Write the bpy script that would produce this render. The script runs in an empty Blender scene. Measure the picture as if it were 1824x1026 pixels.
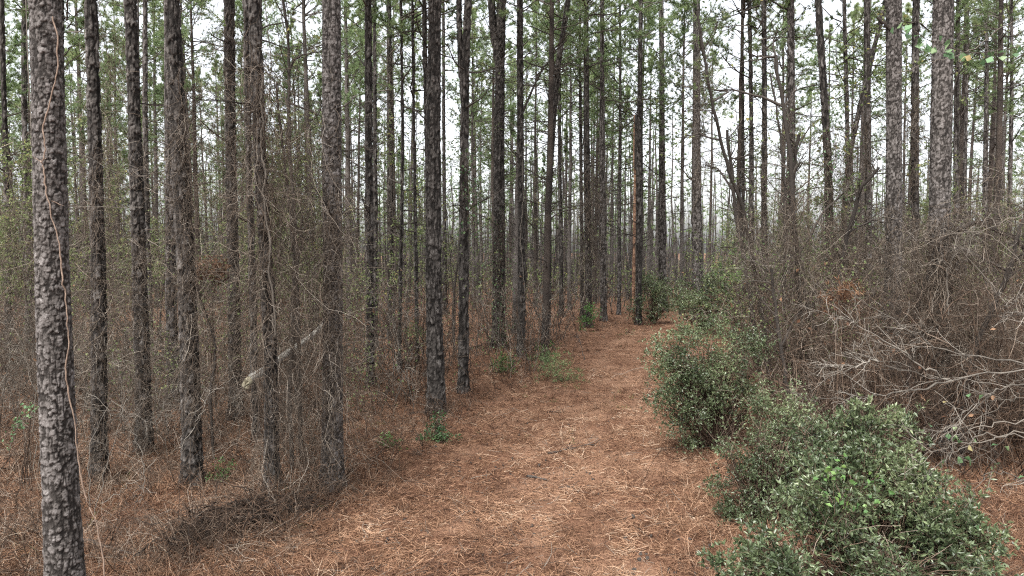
import bpy, math, random
import numpy as np
from mathutils import Vector

random.seed(7)
rng = np.random.default_rng(7)
S = bpy.context.scene
COL = S.collection
rad = math.radians

# ------------------------------------------------------------------ camera
CAM_H, PITCH, FPX = 3.0, rad(2.97), 1216.0
cam = bpy.data.cameras.new('camera')
cam.sensor_width, cam.lens = 36.0, 24.0
cam.clip_end = 6000
camo = bpy.data.objects.new('camera', cam)
COL.objects.link(camo)
camo.location = (0, 0, CAM_H)
camo.rotation_euler = (rad(90) - PITCH, 0, 0)
S.camera = camo

# ------------------------------------------------------------------ sky, sun, exposure
SUN_EL, SUN_AZ = rad(58), rad(-150)
w = bpy.data.worlds.new('World')
S.world = w
w.use_nodes = True
nt = w.node_tree
nt.nodes.clear()
sky = nt.nodes.new('ShaderNodeTexSky')
sky.sky_type = 'NISHITA'
sky.sun_disc = False
sky.sun_elevation = SUN_EL
sky.sun_rotation = SUN_AZ
sky.air_density, sky.dust_density, sky.ozone_density = 1.0, 4.0, 1.0
hs = nt.nodes.new('ShaderNodeHueSaturation')
hs.inputs['Saturation'].default_value = 0.22
bg = nt.nodes.new('ShaderNodeBackground')
bg.inputs['Strength'].default_value = 0.15
wo = nt.nodes.new('ShaderNodeOutputWorld')
nt.links.new(sky.outputs[0], hs.inputs['Color'])
nt.links.new(hs.outputs[0], bg.inputs[0])
nt.links.new(bg.outputs[0], wo.inputs[0])
sl = bpy.data.lights.new('sun', 'SUN')
sl.energy, sl.angle, sl.color = 1.5, rad(20), (1.0, 0.97, 0.93)
so = bpy.data.objects.new('sun', sl)
COL.objects.link(so)
sd = Vector((math.sin(SUN_AZ) * math.cos(SUN_EL), math.cos(SUN_AZ) * math.cos(SUN_EL), math.sin(SUN_EL)))
so.rotation_euler = sd.to_track_quat('Z', 'Y').to_euler()
so.location = (0, 0, 40)
S.view_settings.view_transform = 'Standard'
S.view_settings.look = 'None'
S.view_settings.exposure = 1.78
S.view_settings.gamma = 1.0
cy = S.cycles
cy.max_bounces, cy.diffuse_bounces, cy.glossy_bounces = 5, 3, 1
cy.transmission_bounces, cy.transparent_max_bounces, cy.volume_bounces = 2, 4, 0
cy.use_denoising = False
cy.filter_width = 1.2
cy.denoiser = 'OPENIMAGEDENOISE'
cy.denoising_input_passes = 'RGB_ALBEDO_NORMAL'
cy.denoising_prefilter = 'ACCURATE'
cy.caustics_reflective = cy.caustics_refractive = False


def P(px, py, Y):
    """world point at depth Y seen at photo pixel (px, py)"""
    a, b = (px - 912.0) / FPX, (513.0 - py) / FPX
    c, s = math.cos(PITCH), math.sin(PITCH)
    dy, dz = c + b * s, -s + b * c
    t = Y / dy
    return np.array([a * t, Y, CAM_H + dz * t])


# ------------------------------------------------------------------ numpy noise
def _h(ix, iy, seed):
    n = (ix.astype(np.int64) * 374761393 + iy.astype(np.int64) * 668265263 + seed * 982451653) & 0xFFFFFFFF
    n = ((n ^ (n >> 13)) * 1274126177) & 0xFFFFFFFF
    n = ((n ^ (n >> 16)) * 2246822519) & 0xFFFFFFFF
    return ((n ^ (n >> 15)) & 0xFFFFFF) / float(0xFFFFFF)


def vn(x, y, seed=0):
    ix, iy = np.floor(x), np.floor(y)
    fx, fy = x - ix, y - iy
    fx, fy = fx * fx * (3 - 2 * fx), fy * fy * (3 - 2 * fy)
    a, b = _h(ix, iy, seed), _h(ix + 1, iy, seed)
    c, d = _h(ix, iy + 1, seed), _h(ix + 1, iy + 1, seed)
    return (a + (b - a) * fx) * (1 - fy) + (c + (d - c) * fx) * fy


def fbm(x, y, o=4, seed=0):
    r, a, t = 0, 1.0, 0
    for i in range(o):
        r = r + a * vn(x * 2 ** i, y * 2 ** i, seed + i)
        t += a
        a *= 0.5
    return r / t


def path_x(y):
    return np.interp(y, [0, 5, 8, 11, 14, 18, 23, 29, 33, 40, 60], [0.1, 0.35, 0.9, 1.6, 2.1, 2.9, 4.2, 6.4, 8.6, 13, 26])


def path_w(y):
    return np.interp(y, [0, 6, 10, 14, 20, 30, 60], [2.0, 2.1, 2.3, 2.0, 1.5, 1.3, 1.2])


def gh(x, y):
    x, y = np.asarray(x, float), np.asarray(y, float)
    near = np.clip(1 - np.abs(y - 15) / 60, 0, 1)
    z = 0.22 * (fbm(x * .13, y * .13, 3, 5) - .5) + 0.10 * (fbm(x * .9, y * .9, 3, 9) - .5) * near
    # track worn slightly lower, banks rise beside it
    d = np.abs(x - path_x(y)) / path_w(y)
    z = z - 0.06 * np.exp(-d * d) + 0.0
    # heaped root mound below the leaning vine tree on the left
    z = z + 0.22 * np.exp(-(((x + 2.78) / .38) ** 2 + ((y - 7.8) / .4) ** 2)) + 0.10 * np.exp(-(((x + 3.1) / .55) ** 2 + ((y - 6.9) / .4) ** 2))
    return z


def pix(x, y):
    """photo column where ground point x, y stands"""
    return 912 + FPX * x / y


def g1(x, y):
    return float(gh(np.array([x]), np.array([y]))[0])


# ------------------------------------------------------------------ mesh builder
class MB:
    def __init__(s):
        s.v, s.f, s.m, s.r, s.n = [], [], [], [], 0

    def add(s, v, f, mat=0, r=0.5):
        v = np.asarray(v, np.float32).reshape(-1, 3)
        if len(v) == 0:
            return
        s.v.append(v)
        s.f.append(np.asarray(f, np.int32) + s.n)
        s.m.append(mat)
        s.r.append(np.broadcast_to(np.asarray(r, np.float32), (len(v),)))
        s.n += len(v)

    def mesh(s, name, mats, smooth=True, extra=None):
        me = bpy.data.meshes.new(name)
        v = np.concatenate(s.v)
        me.vertices.add(len(v))
        me.vertices.foreach_set('co', v.ravel())
        li = np.concatenate([f.ravel() for f in s.f])
        tot = np.concatenate([np.full(len(f), f.shape[1], np.int32) for f in s.f])
        st = np.concatenate([[0], np.cumsum(tot)[:-1]]).astype(np.int32)
        me.loops.add(len(li))
        me.loops.foreach_set('vertex_index', li)
        me.polygons.add(len(tot))
        me.polygons.foreach_set('loop_start', st)
        me.polygons.foreach_set('loop_total', tot)
        me.polygons.foreach_set('material_index', np.concatenate([np.full(len(f), m, np.int32) for f, m in zip(s.f, s.m)]))
        me.polygons.foreach_set('use_smooth', np.full(len(tot), smooth))
        a = me.attributes.new('rnd', 'FLOAT', 'POINT')
        a.data.foreach_set('value', np.concatenate(s.r))
        for m in (mats if isinstance(mats, (list, tuple)) else [mats]):
            me.materials.append(m)
        me.update()
        return me


def norm(a):
    return a / np.maximum(np.linalg.norm(a, axis=-1, keepdims=True), 1e-9)


def rv(n, s=1.0):
    return rng.normal(0, s, (n, 3))


def frames(pts):
    t = np.gradient(pts, axis=1)
    t = norm(t)
    ref = norm(np.stack([np.full(len(pts), .31), np.full(len(pts), .17), np.full(len(pts), .05)], 1) + rv(len(pts), .6))
    ref = ref[:, None, :]
    a = norm(np.cross(t, ref))
    return t, a, np.cross(t, a)


def tubes(mb, pts, r, sides=3, mat=0, rnd=None):
    """pts (N,K,3), r (N,K)"""
    pts = np.asarray(pts, float)
    N, K, _ = pts.shape
    if N == 0:
        return
    r = np.broadcast_to(r, (N, K))
    t, a, b = frames(pts)
    th = np.arange(sides) * 2 * math.pi / sides
    v = pts[:, :, None, :] + r[:, :, None, None] * (a[:, :, None, :] * np.cos(th)[:, None] + b[:, :, None, :] * np.sin(th)[:, None])
    idx = np.arange(N * K * sides).reshape(N, K, sides)
    i0, i1 = idx[:, :-1], idx[:, 1:]
    f = np.stack([i0, np.roll(i0, -1, 2), np.roll(i1, -1, 2), i1], -1).reshape(-1, 4)
    rr = rng.random(N) if rnd is None else np.broadcast_to(rnd, (N,))
    mb.add(v.reshape(-1, 3), f, mat, np.repeat(rr, K * sides))


def ribbons(mb, pts, wd, mat=0, rnd=None):
    pts = np.asarray(pts, float)
    N, K, _ = pts.shape
    wd = np.broadcast_to(wd, (N, K))
    t, a, b = frames(pts)
    v = np.stack([pts - a * wd[..., None], pts + a * wd[..., None]], 2)
    idx = np.arange(N * K * 2).reshape(N, K, 2)
    f = np.stack([idx[:, :-1, 0], idx[:, :-1, 1], idx[:, 1:, 1], idx[:, 1:, 0]], -1).reshape(-1, 4)
    rr = rng.random(N) if rnd is None else np.broadcast_to(rnd, (N,))
    mb.add(v.reshape(-1, 3), f, mat, np.repeat(rr, K * 2))


def wander(st, d, L, K, curl=.2, grav=0.0):
    st, d = np.asarray(st, float), norm(np.asarray(d, float))
    N = len(st)
    L = np.broadcast_to(L, (N,)) / (K - 1)
    out = [st]
    for k in range(K - 1):
        d = norm(d + rv(N, curl) + np.array([0, 0, grav]))
        out.append(out[-1] + d * L[:, None])
    return np.stack(out, 1)


def taper(N, K, r0, r1):
    t = np.linspace(0, 1, K)
    r0 = np.broadcast_to(r0, (N,))[:, None]
    return r0 * (1 - t) + r1 * t


def sprout(pts, n, t0=.3, spread=.8, side=None):
    """n children starting on each parent; returns starts, dirs, parent t"""
    N, K, _ = pts.shape
    pi = np.repeat(np.arange(N), n)
    t = (t0 + (1 - t0) * rng.random(len(pi))) * (K - 1) * .999
    k = t.astype(int)
    f = (t - k)[:, None]
    a, b = pts[pi, k], pts[pi, np.minimum(k + 1, K - 1)]
    d = norm(norm(b - a) + norm(rv(len(pi))) * spread)
    return a * (1 - f) + b * f, d, t / (K - 1)


def leaves(mb, pos, d, L, W, mat=0, rnd=None, fold=.25):
    """one folded leaf per row"""
    N = len(pos)
    if N == 0:
        return
    d = norm(d)
    L = np.broadcast_to(L, (N,))[:, None]
    W = np.broadcast_to(W, (N,))[:, None]
    side = norm(np.cross(d, norm(rv(N) + np.array([0, 0, 1.2]))))
    up = np.cross(side, d)
    p0, tip = pos, pos + d * L
    mid = pos + d * L * .45
    l, r_ = mid + side * W + up * W * fold * 2, mid - side * W + up * W * fold * 2
    v = np.stack([p0, l, tip, r_], 1).reshape(-1, 3)
    i = np.arange(N) * 4
    f = np.concatenate([np.stack([i, i + 2, i + 1], 1), np.stack([i, i + 3, i + 2], 1)])
    rr = rng.random(N) if rnd is None else np.broadcast_to(rnd, (N,))
    mb.add(v, f, mat, np.repeat(rr, 4))


def tufts(mb, pos, d, n, L, W, spread=.75, mat=0, rnd=None):
    """pine needle tufts: n thin triangles each"""
    N = len(pos)
    if N == 0:
        return
    pi = np.repeat(np.arange(N), n)
    dd = norm(norm(d)[pi] + norm(rv(N * n)) * spread)
    s = norm(np.cross(dd, rv(N * n)))
    Ls = L * (0.7 + .5 * rng.random(N * n))[:, None]
    p = pos[pi] - dd * .02
    v = np.stack([p + s * W * .5, p - s * W * .5, p + dd * Ls], 1).reshape(-1, 3)
    rr = (rng.random(N) if rnd is None else rnd)[pi]
    rr = np.clip(rr + rng.normal(0, .08, len(pi)), 0, 1)
    mb.add(v, np.arange(N * n * 3).reshape(-1, 3), mat, np.repeat(rr, 3))


# ------------------------------------------------------------------ materials
def mat(name, stops, rough=.85, noise=None, trans=0.0, spec=.2, bump=None, attr='rnd'):
    """colour ramp over the per-piece attribute, mixed with object-space noise"""
    m = bpy.data.materials.new(name)
    m.use_nodes = True
    n, l = m.node_tree.nodes, m.node_tree.links
    b = n['Principled BSDF']
    b.inputs['Roughness'].default_value = rough
    b.inputs['Specular IOR Level'].default_value = spec
    a = n.new('ShaderNodeAttribute')
    a.attribute_name = attr
    cr = n.new('ShaderNodeValToRGB')
    e = cr.color_ramp.elements
    while len(e) < len(stops):
        e.new(.5)
    for x, (p, c) in zip(e, stops):
        x.position, x.color = p, (*c, 1)
    fac = a.outputs['Fac']
    tc = n.new('ShaderNodeTexCoord')
    if noise:
        nz = n.new('ShaderNodeTexNoise')
        nz.inputs['Scale'].default_value = noise[0]
        nz.inputs['Detail'].default_value = 5
        l.new(tc.outputs['Object'], nz.inputs['Vector'])
        mm = n.new('ShaderNodeMath')
        mm.operation = 'MULTIPLY_ADD'
        l.new(nz.outputs['Fac'], mm.inputs[0])
        mm.inputs[1].default_value = noise[1]
        mm.inputs[2].default_value = -noise[1] * .5
        ad = n.new('ShaderNodeMath')
        ad.operation = 'ADD'
        ad.use_clamp = True
        l.new(fac, ad.inputs[0])
        l.new(mm.outputs[0], ad.inputs[1])
        fac = ad.outputs[0]
    l.new(fac, cr.inputs['Fac'])
    l.new(cr.outputs['Color'], b.inputs['Base Color'])
    if bump:
        nb = n.new('ShaderNodeTexNoise')
        nb.inputs['Scale'].default_value = bump[0]
        nb.inputs['Detail'].default_value = 6
        l.new(tc.outputs['Object'], nb.inputs['Vector'])
        bp = n.new('ShaderNodeBump')
        bp.inputs['Strength'].default_value = bump[1]
        bp.inputs['Distance'].default_value = bump[2]
        l.new(nb.outputs['Fac'], bp.inputs['Height'])
        l.new(bp.outputs[0], b.inputs['Normal'])
    if trans:
        tr = n.new('ShaderNodeBsdfTranslucent')
        l.new(cr.outputs['Color'], tr.inputs['Color'])
        mx = n.new('ShaderNodeMixShader')
        mx.inputs[0].default_value = trans
        l.new(b.outputs[0], mx.inputs[1])
        l.new(tr.outputs[0], mx.inputs[2])
        l.new(mx.outputs[0], n['Material Output'].inputs['Surface'])
    return m


def bark_far_mat(name, c0, c1, c2):
    """bark for distant trunks: stretched voronoi plates in colour and bump"""
    m = bpy.data.materials.new(name)
    m.use_nodes = True
    n, l = m.node_tree.nodes, m.node_tree.links
    b = n['Principled BSDF']
    b.inputs['Roughness'].default_value = .95
    b.inputs['Specular IOR Level'].default_value = .1
    tc = n.new('ShaderNodeTexCoord')
    mp = n.new('ShaderNodeMapping')
    mp.inputs['Scale'].default_value = (14, 14, 5)
    l.new(tc.outputs['Object'], mp.inputs['Vector'])
    vo = n.new('ShaderNodeTexVoronoi')
    vo.feature = 'DISTANCE_TO_EDGE'
    l.new(mp.outputs[0], vo.inputs['Vector'])
    nz = n.new('ShaderNodeTexNoise')
    nz.inputs['Scale'].default_value = 1.3
    nz.inputs['Detail'].default_value = 6
    l.new(tc.outputs['Object'], nz.inputs['Vector'])
    r1 = n.new('ShaderNodeValToRGB')
    r1.color_ramp.elements[0].position, r1.color_ramp.elements[0].color = .02, (*c0, 1)
    r1.color_ramp.elements[1].position, r1.color_ramp.elements[1].color = .25, (*c1, 1)
    l.new(vo.outputs['Distance'], r1.inputs['Fac'])
    mx = n.new('ShaderNodeMix')
    mx.data_type = 'RGBA'
    r2 = n.new('ShaderNodeValToRGB')
    r2.color_ramp.elements[0].position, r2.color_ramp.elements[1].position = .4, .65
    l.new(nz.outputs['Fac'], r2.inputs['Fac'])
    l.new(r2.outputs['Color'], mx.inputs[0])
    l.new(r1.outputs['Color'], mx.inputs[6])
    mx.inputs[7].default_value = (*c2, 1)
    l.new(mx.outputs[2], b.inputs['Base Color'])
    bp = n.new('ShaderNodeBump')
    bp.inputs['Strength'].default_value = .9
    bp.inputs['Distance'].default_value = .03
    l.new(vo.outputs['Distance'], bp.inputs['Height'])
    l.new(bp.outputs[0], b.inputs['Normal'])
    return m


M = {}
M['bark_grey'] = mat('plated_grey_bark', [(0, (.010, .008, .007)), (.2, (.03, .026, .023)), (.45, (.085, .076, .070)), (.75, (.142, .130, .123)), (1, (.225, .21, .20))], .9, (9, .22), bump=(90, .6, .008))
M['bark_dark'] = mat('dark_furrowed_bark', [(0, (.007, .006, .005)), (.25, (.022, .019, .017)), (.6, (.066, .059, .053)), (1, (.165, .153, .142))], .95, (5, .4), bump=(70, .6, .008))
M['bark_far'] = bark_far_mat('distant_pine_bark', (.02, .017, .015), (.095, .085, .078), (.13, .115, .105))
M['bark_far_dark'] = bark_far_mat('distant_dark_bark', (.015, .012, .011), (.06, .052, .047), (.08, .064, .053))
M['limb'] = mat('dead_limb_bark', [(0, (.025, .021, .018)), (.7, (.075, .063, .054)), (1, (.19, .17, .15))], .95)
M['needle'] = mat('green_pine_needles', [(0, (.095, .14, .06)), (.45, (.18, .25, .115)), (.8, (.26, .33, .155)), (1, (.35, .37, .18))], .6, (.5, .35), trans=.45)
M['needle_far'] = mat('distant_needles', [(0, (.10, .16, .07)), (.5, (.17, .25, .10)), (1, (.24, .29, .13))], .7, (.25, .4), trans=.45)
M['leaf_yg'] = mat('yellow_green_leaves', [(0, (.09, .13, .045)), (.5, (.16, .20, .085)), (.9, (.24, .27, .12)), (1, (.38, .33, .12))], .6, trans=.5)
M['twig'] = mat('brown_twigs', [(0, (.018, .013, .010)), (.35, (.052, .034, .024)), (.65, (.10, .066, .045)), (.9, (.17, .125, .092)), (1, (.28, .23, .185))], .9)
M['twig_grey'] = mat('grey_twigs', [(0, (.035, .03, .025)), (.4, (.09, .078, .064)), (.75, (.155, .137, .115)), (1, (.28, .255, .215))], .9)
M['tan_vine'] = mat('tan_vine_bark', [(0, (.10, .07, .052)), (.5, (.20, .145, .11)), (1, (.30, .235, .185))], .85, (25, 1.0))
M['grey_log'] = mat('lichen_grey_wood', [(0, (.12, .11, .095)), (.5, (.26, .245, .215)), (1, (.40, .385, .34))], .9, (9, 1.4), bump=(40, .8, .01))
M['vine'] = mat('brown_vines', [(0, (.022, .017, .013)), (.4, (.072, .054, .040)), (.75, (.145, .115, .088)), (1, (.33, .29, .24))], .9)
M['pale'] = mat('bleached_wood', [(0, (.05, .043, .036)), (.5, (.14, .125, .105)), (1, (.27, .245, .21))], .85, (14, 1.0))
M['deadleaf'] = mat('rusty_dead_leaves', [(0, (.05, .025, .015)), (.5, (.12, .062, .037)), (1, (.24, .145, .085))], .8, trans=.25)
M['shrub'] = mat('waxy_evergreen_leaves', [(0, (.038, .055, .026)), (.4, (.085, .115, .055)), (.75, (.145, .182, .09)), (1, (.205, .24, .12))], .38, trans=.25, spec=.6)
M['bright'] = mat('fresh_green_leaves', [(0, (.045, .11, .03)), (.6, (.10, .20, .055)), (1, (.19, .30, .09))], .5, trans=.35, spec=.4)
M['holly'] = mat('deep_green_leaves', [(0, (.03, .07, .025)), (.6, (.065, .135, .05)), (1, (.14, .22, .09))], .4, trans=.2, spec=.5)
M['heart'] = mat('pale_green_heart_leaves', [(0, (.06, .12, .05)), (.6, (.12, .22, .10)), (.92, (.22, .29, .14)), (1, (.38, .28, .13))], .5, trans=.3, spec=.4)
M['litter'] = mat('rusty_pine_straw', [(0, (.04, .020, .013)), (.3, (.125, .064, .038)), (.6, (.245, .140, .083)), (.85, (.33, .215, .142)), (1, (.43, .325, .235))], .8, trans=.15)
M['straw'] = mat('dry_straw_grass', [(0, (.11, .058, .036)), (.5, (.24, .14, .09)), (.85, (.36, .25, .175)), (1, (.50, .41, .31))], .8, trans=.25)
M['weed'] = mat('grey_tan_weeds', [(0, (.06, .04, .028)), (.4, (.15, .11, .08)), (.75, (.26, .21, .16)), (1, (.42, .36, .28))], .85, trans=.2)
M['grass'] = mat('green_grass_blades', [(0, (.07, .09, .03)), (.6, (.14, .18, .06)), (1, (.3, .3, .13))], .6, trans=.35)
M['cut'] = mat('snapped_pale_wood', [(0, (.18, .16, .11)), (1, (.30, .27, .19))], .8, (30, .8))
M['orange'] = mat('peeled_orange_wood', [(0, (.05, .033, .026)), (.35, (.13, .075, .05)), (.6, (.27, .16, .105)), (1, (.38, .26, .18))], .9, (5, 1.7), bump=(30, 1.0, .02))


def ground_mat(name, worn):
    m = bpy.data.materials.new(name)
    m.use_nodes = True
    n, l = m.node_tree.nodes, m.node_tree.links
    b = n['Principled BSDF']
    b.inputs['Roughness'].default_value = .95
    b.inputs['Specular IOR Level'].default_value = .1
    tc = n.new('ShaderNodeTexCoord')

    def nz(scale, det=6, rough=.6):
        x = n.new('ShaderNodeTexNoise')
        x.inputs['Scale'].default_value, x.inputs['Detail'].default_value, x.inputs['Roughness'].default_value = scale, det, rough
        l.new(tc.outputs['Object'], x.inputs['Vector'])
        return x

    def ramp(src, stops):
        r = n.new('ShaderNodeValToRGB')
        e = r.color_ramp.elements
        while len(e) < len(stops):
            e.new(.5)
        for q, (p, c) in zip(e, stops):
            q.position, q.color = p, (*c, 1)
        l.new(src, r.inputs['Fac'])
        return r
    fine = ramp(nz(28, 8, .75).outputs['Fac'], [(.32, (.028, .014, .010)), (.46, (.095, .046, .028)), (.56, (.17, .092, .055)), (.72, (.33, .225, .145))])
    big = ramp(nz(.9, 5).outputs['Fac'], [(.42, (0, 0, 0)), (.62, (1, 1, 1))])
    pale = ramp(nz(45, 8, .8).outputs['Fac'], [(.35, (.10, .055, .036)), (.6, (.28, .165, .105)), (.75, (.48, .35, .25))])
    mx = n.new('ShaderNodeMix')
    mx.data_type = 'RGBA'
    mm = n.new('ShaderNodeMath')
    mm.operation = 'MULTIPLY'
    l.new(big.outputs['Color'], mm.inputs[0])
    mm.inputs[1].default_value = worn
    l.new(mm.outputs[0], mx.inputs[0])
    l.new(fine.outputs['Color'], mx.inputs[6])
    l.new(pale.outputs['Color'], mx.inputs[7])
    l.new(mx.outputs[2], b.inputs['Base Color'])
    bp = n.new('ShaderNodeBump')
    bp.inputs['Strength'].default_value = 1.0
    bp.inputs['Distance'].default_value = .04
    l.new(nz(22, 8, .75).outputs['Fac'], bp.inputs['Height'])
    l.new(bp.outputs[0], b.inputs['Normal'])
    return m


M['ground'] = ground_mat('needle_covered_soil', .5)
M['path'] = ground_mat('worn_needle_track', 1.0)


# ------------------------------------------------------------------ object helpers
def link(name, me, parent=None, loc=None, **props):
    o = bpy.data.objects.new(name, me)
    COL.objects.link(o)
    if parent:
        o.parent = parent
    if loc is not None:
        o.location = loc
    for k, v in props.items():
        o[k] = v
    return o


def tag(o, label, cat, group=None):
    o['label'], o['category'] = label, cat
    if group:
        o['group'] = group
    return o


# ------------------------------------------------------------------ ground and path
def grid_mesh(name, X, Y, Z, m):
    mb = MB()
    h, ww = X.shape
    idx = np.arange(h * ww).reshape(h, ww)
    f = np.stack([idx[:-1, :-1], idx[:-1, 1:], idx[1:, 1:], idx[1:, :-1]], -1).reshape(-1, 4)
    mb.add(np.stack([X, Y, Z], -1), f)
    return mb.mesh(name, m)


ys = np.concatenate([-np.geomspace(1500, 6, 14), np.arange(-5, 4.5, .5), np.arange(4.5, 12, .05), np.arange(12, 36, .12), np.geomspace(36.5, 2500, 60)])
us = np.concatenate([-np.geomspace(2500, 16, 30), np.arange(-15.5, -9, .3), np.arange(-9, 11, .07), np.arange(11, 20, .3), np.geomspace(20.5, 2500, 30)])
X, Yg = np.meshgrid(us, ys)
Z = gh(X, Yg)
fade = np.clip(1 - (Yg - 12) / 22, .0, 1) * (np.abs(X) < 14)
Z = Z + fade * .05 * (fbm(X * 5, Yg * 5, 3, 31) - .5)
link('ground', grid_mesh('ground', X, Yg, Z, M['ground']), kind='structure')


def surf(x, y):
    fade = np.clip(1 - (y - 12) / 22, .0, 1)
    return gh(x, y) + fade * .05 * (fbm(x * 5, y * 5, 3, 31) - .5)


pyv = np.concatenate([np.arange(1.0, 12, .06), np.arange(12, 34, .14)])
tt = np.linspace(-1, 1, 61)
T, PY = np.meshgrid(tt, pyv)
edge = path_w(PY) * (.62 + .22 * (fbm(PY * .9 + (T > 0) * 50, PY * 0 + 3, 4, 77) - .3))
PX = path_x(PY) + T * edge
link('path', grid_mesh('path', PX, PY, surf(PX, PY) + .012 * (1 - T ** 4) - .006, M['path']), kind='structure')

# ------------------------------------------------------------------ bark displacement
def flakes(u, vv, nc, seed, r0=.60, rag=.34):
    """overlapping ragged scales: height of the topmost flake, its random tone, its tilt"""
    w1 = vn(u * 2.9, vv * 2.3, seed + 3) - .5
    w2 = vn(u * 6.1, vv * 5.2, seed + 4) - .5
    wu = u + .35 * (vn(u * 1.1, vv * .7, seed + 5) - .5)
    wv = vv + .45 * (vn(u * 1.2 + 9, vv * 1.1, seed + 6) - .5)
    iu, iv = np.floor(wu), np.floor(wv)
    H = np.zeros(u.shape)
    C = np.zeros(u.shape)
    for di in (-1, 0, 1):
        for dj in (-1, 0, 1):
            cu, cv = iu + di, iv + dj
            cm = np.mod(cu, nc)
            dx = wu - cu - .15 - .7 * _h(cm, cv, seed)
            dy = wv - cv - .15 - .7 * _h(cm, cv, seed + 1)
            ra, rb = _h(cm, cv, seed + 2), _h(cm, cv, seed + 9)
            d = (np.abs(dx) ** 2.6 + np.abs(dy * (.8 + .5 * ra)) ** 2.6) ** (1 / 2.6) + rag * w1 + rag * .5 * w2
            edge = np.clip((r0 * (.72 + .5 * rb) - d) / .07, 0, 1)
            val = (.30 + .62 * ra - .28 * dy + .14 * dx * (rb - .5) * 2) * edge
            new = val > H
            H = np.where(new, val, H)
            C = np.where(new, rb, C)
    return H, C


def bark(u, v, nc, ch, seed):
    """u in cells (periodic nc), v in metres; returns plate height 0..1 and plate random"""
    vv = v / ch
    H, C = flakes(u, vv, nc, seed)
    h2, c2 = flakes(u * 2, vv * 1.9, nc * 2, seed + 40, .58, .4)
    # long furrows that run up the trunk
    fur = np.clip(np.abs(vn(u * .8, vv * .28, seed + 13) + .35 * vn(u * 2.2, vv * .9, seed + 15) - .68) * 9, .25, 1)
    h = np.clip((H * .72 + h2 * .34) * fur, 0, 1)
    return h, .5 * C + .5 * c2, (h2 - .45) * .8


PINES = []


def trunk_axis(pp, Y, H, zb):
    """pixel polyline (top to bottom) at depth Y -> x(z) samples, extended to height H"""
    w3 = np.array([P(a, b, Y) for a, b in pp])
    o = np.argsort(w3[:, 2])
    z, x = w3[o, 2], w3[o, 0]
    z = np.concatenate([[z[0] - 8], z, [z[-1] + 25]])
    s0 = (x[1] - x[0]) / max(z[2] - z[1], .01)
    s1 = (x[-1] - x[-2]) / max(z[-2] - z[-3], .01)
    x = np.concatenate([[x[0] - 8 * np.clip(s0, -.2, .2)], x, [x[-1] + 25 * np.clip(s1, -.12, .12)]])
    zz = np.linspace(zb - .3, H, 400)
    xx = np.interp(zz, z, x)
    k = np.ones(21) / 21
    xx = np.convolve(np.pad(xx, 10, mode='edge'), k, 'valid')
    return zz, xx


def trunk_mesh(mb, pp, Y, wpx, H, seed, m=0, plate=(.045, .085), depth=.5, zlo=None, flare=.35, taper_k=1.0, topr=.45, yoff=0.0):
    r0 = wpx * .5 * Y / FPX
    base = P(pp[-1][0], pp[-1][1], Y)
    zb = g1(base[0], Y) if zlo is None else zlo
    zz, xx = trunk_axis(pp, Y, H, zb)
    if zlo is not None:
        zz0 = zlo
    else:
        zz0 = zb - .25
    px = Y / 683.0                                    # one render pixel in metres
    step = np.clip(px * .75, .006, .05)
    ztop = min(H, CAM_H + .47 * Y)
    zv = np.concatenate([np.arange(zz0, ztop, step * 1.15), np.linspace(ztop + .1, H, 16)]) if ztop < H - .3 else np.arange(zz0, H, step * 1.15)
    ns = int(np.clip(2 * math.pi * r0 / step, 10, 150))
    th = np.arange(ns) / ns * 2 * math.pi
    TH, ZV = np.meshgrid(th, zv)
    cx = np.interp(ZV, zz, xx)
    hrel = np.clip((ZV - zb) / H, 0, 1)
    R = r0 * (1.07 - (1.07 - topr) * hrel ** 1.0 * taper_k)
    R = R * (1 + flare * np.exp(-np.clip(ZV - zb, 0, 9) / .22) * (.7 + .5 * vn(TH * 1.1, ZV * 0, seed)))
    R = R * (1 + .05 * (vn(TH * 0 + seed, ZV * 1.6, seed) - .5) + .05 * np.sin(TH * 2 + seed + ZV * .6))
    nc = max(6, round(2 * math.pi * r0 / plate[0]))
    h, cid, sx = bark(TH / (2 * math.pi) * nc, ZV, nc, plate[1], seed)
    amp = depth * plate[0] * .62
    fine = vn(TH * nc * 1.5, ZV * 60, seed + 5)
    R = R + amp * (1.35 * h + .12 * fine - .8)
    yy = Y + yoff + .05 * np.sin(ZV * .5 + seed)
    v = np.stack([cx + R * np.cos(TH), yy + R * np.sin(TH), ZV], -1)
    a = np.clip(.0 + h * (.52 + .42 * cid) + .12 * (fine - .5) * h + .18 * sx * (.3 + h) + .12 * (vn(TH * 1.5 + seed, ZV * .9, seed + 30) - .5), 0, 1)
    # whorl knots
    N0, K = v.shape[:2]
    idx = np.arange(N0 * K).reshape(N0, K)
    i0, i1 = idx[:-1], idx[1:]
    f = np.stack([i0, np.roll(i0, -1, 1), np.roll(i1, -1, 1), i1], -1).reshape(-1, 4)
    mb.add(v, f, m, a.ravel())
    return (lambda z: np.array([np.interp(z, zz, xx), Y + yoff + .05 * math.sin(z * .5 + seed), z])), r0, zb


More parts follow.
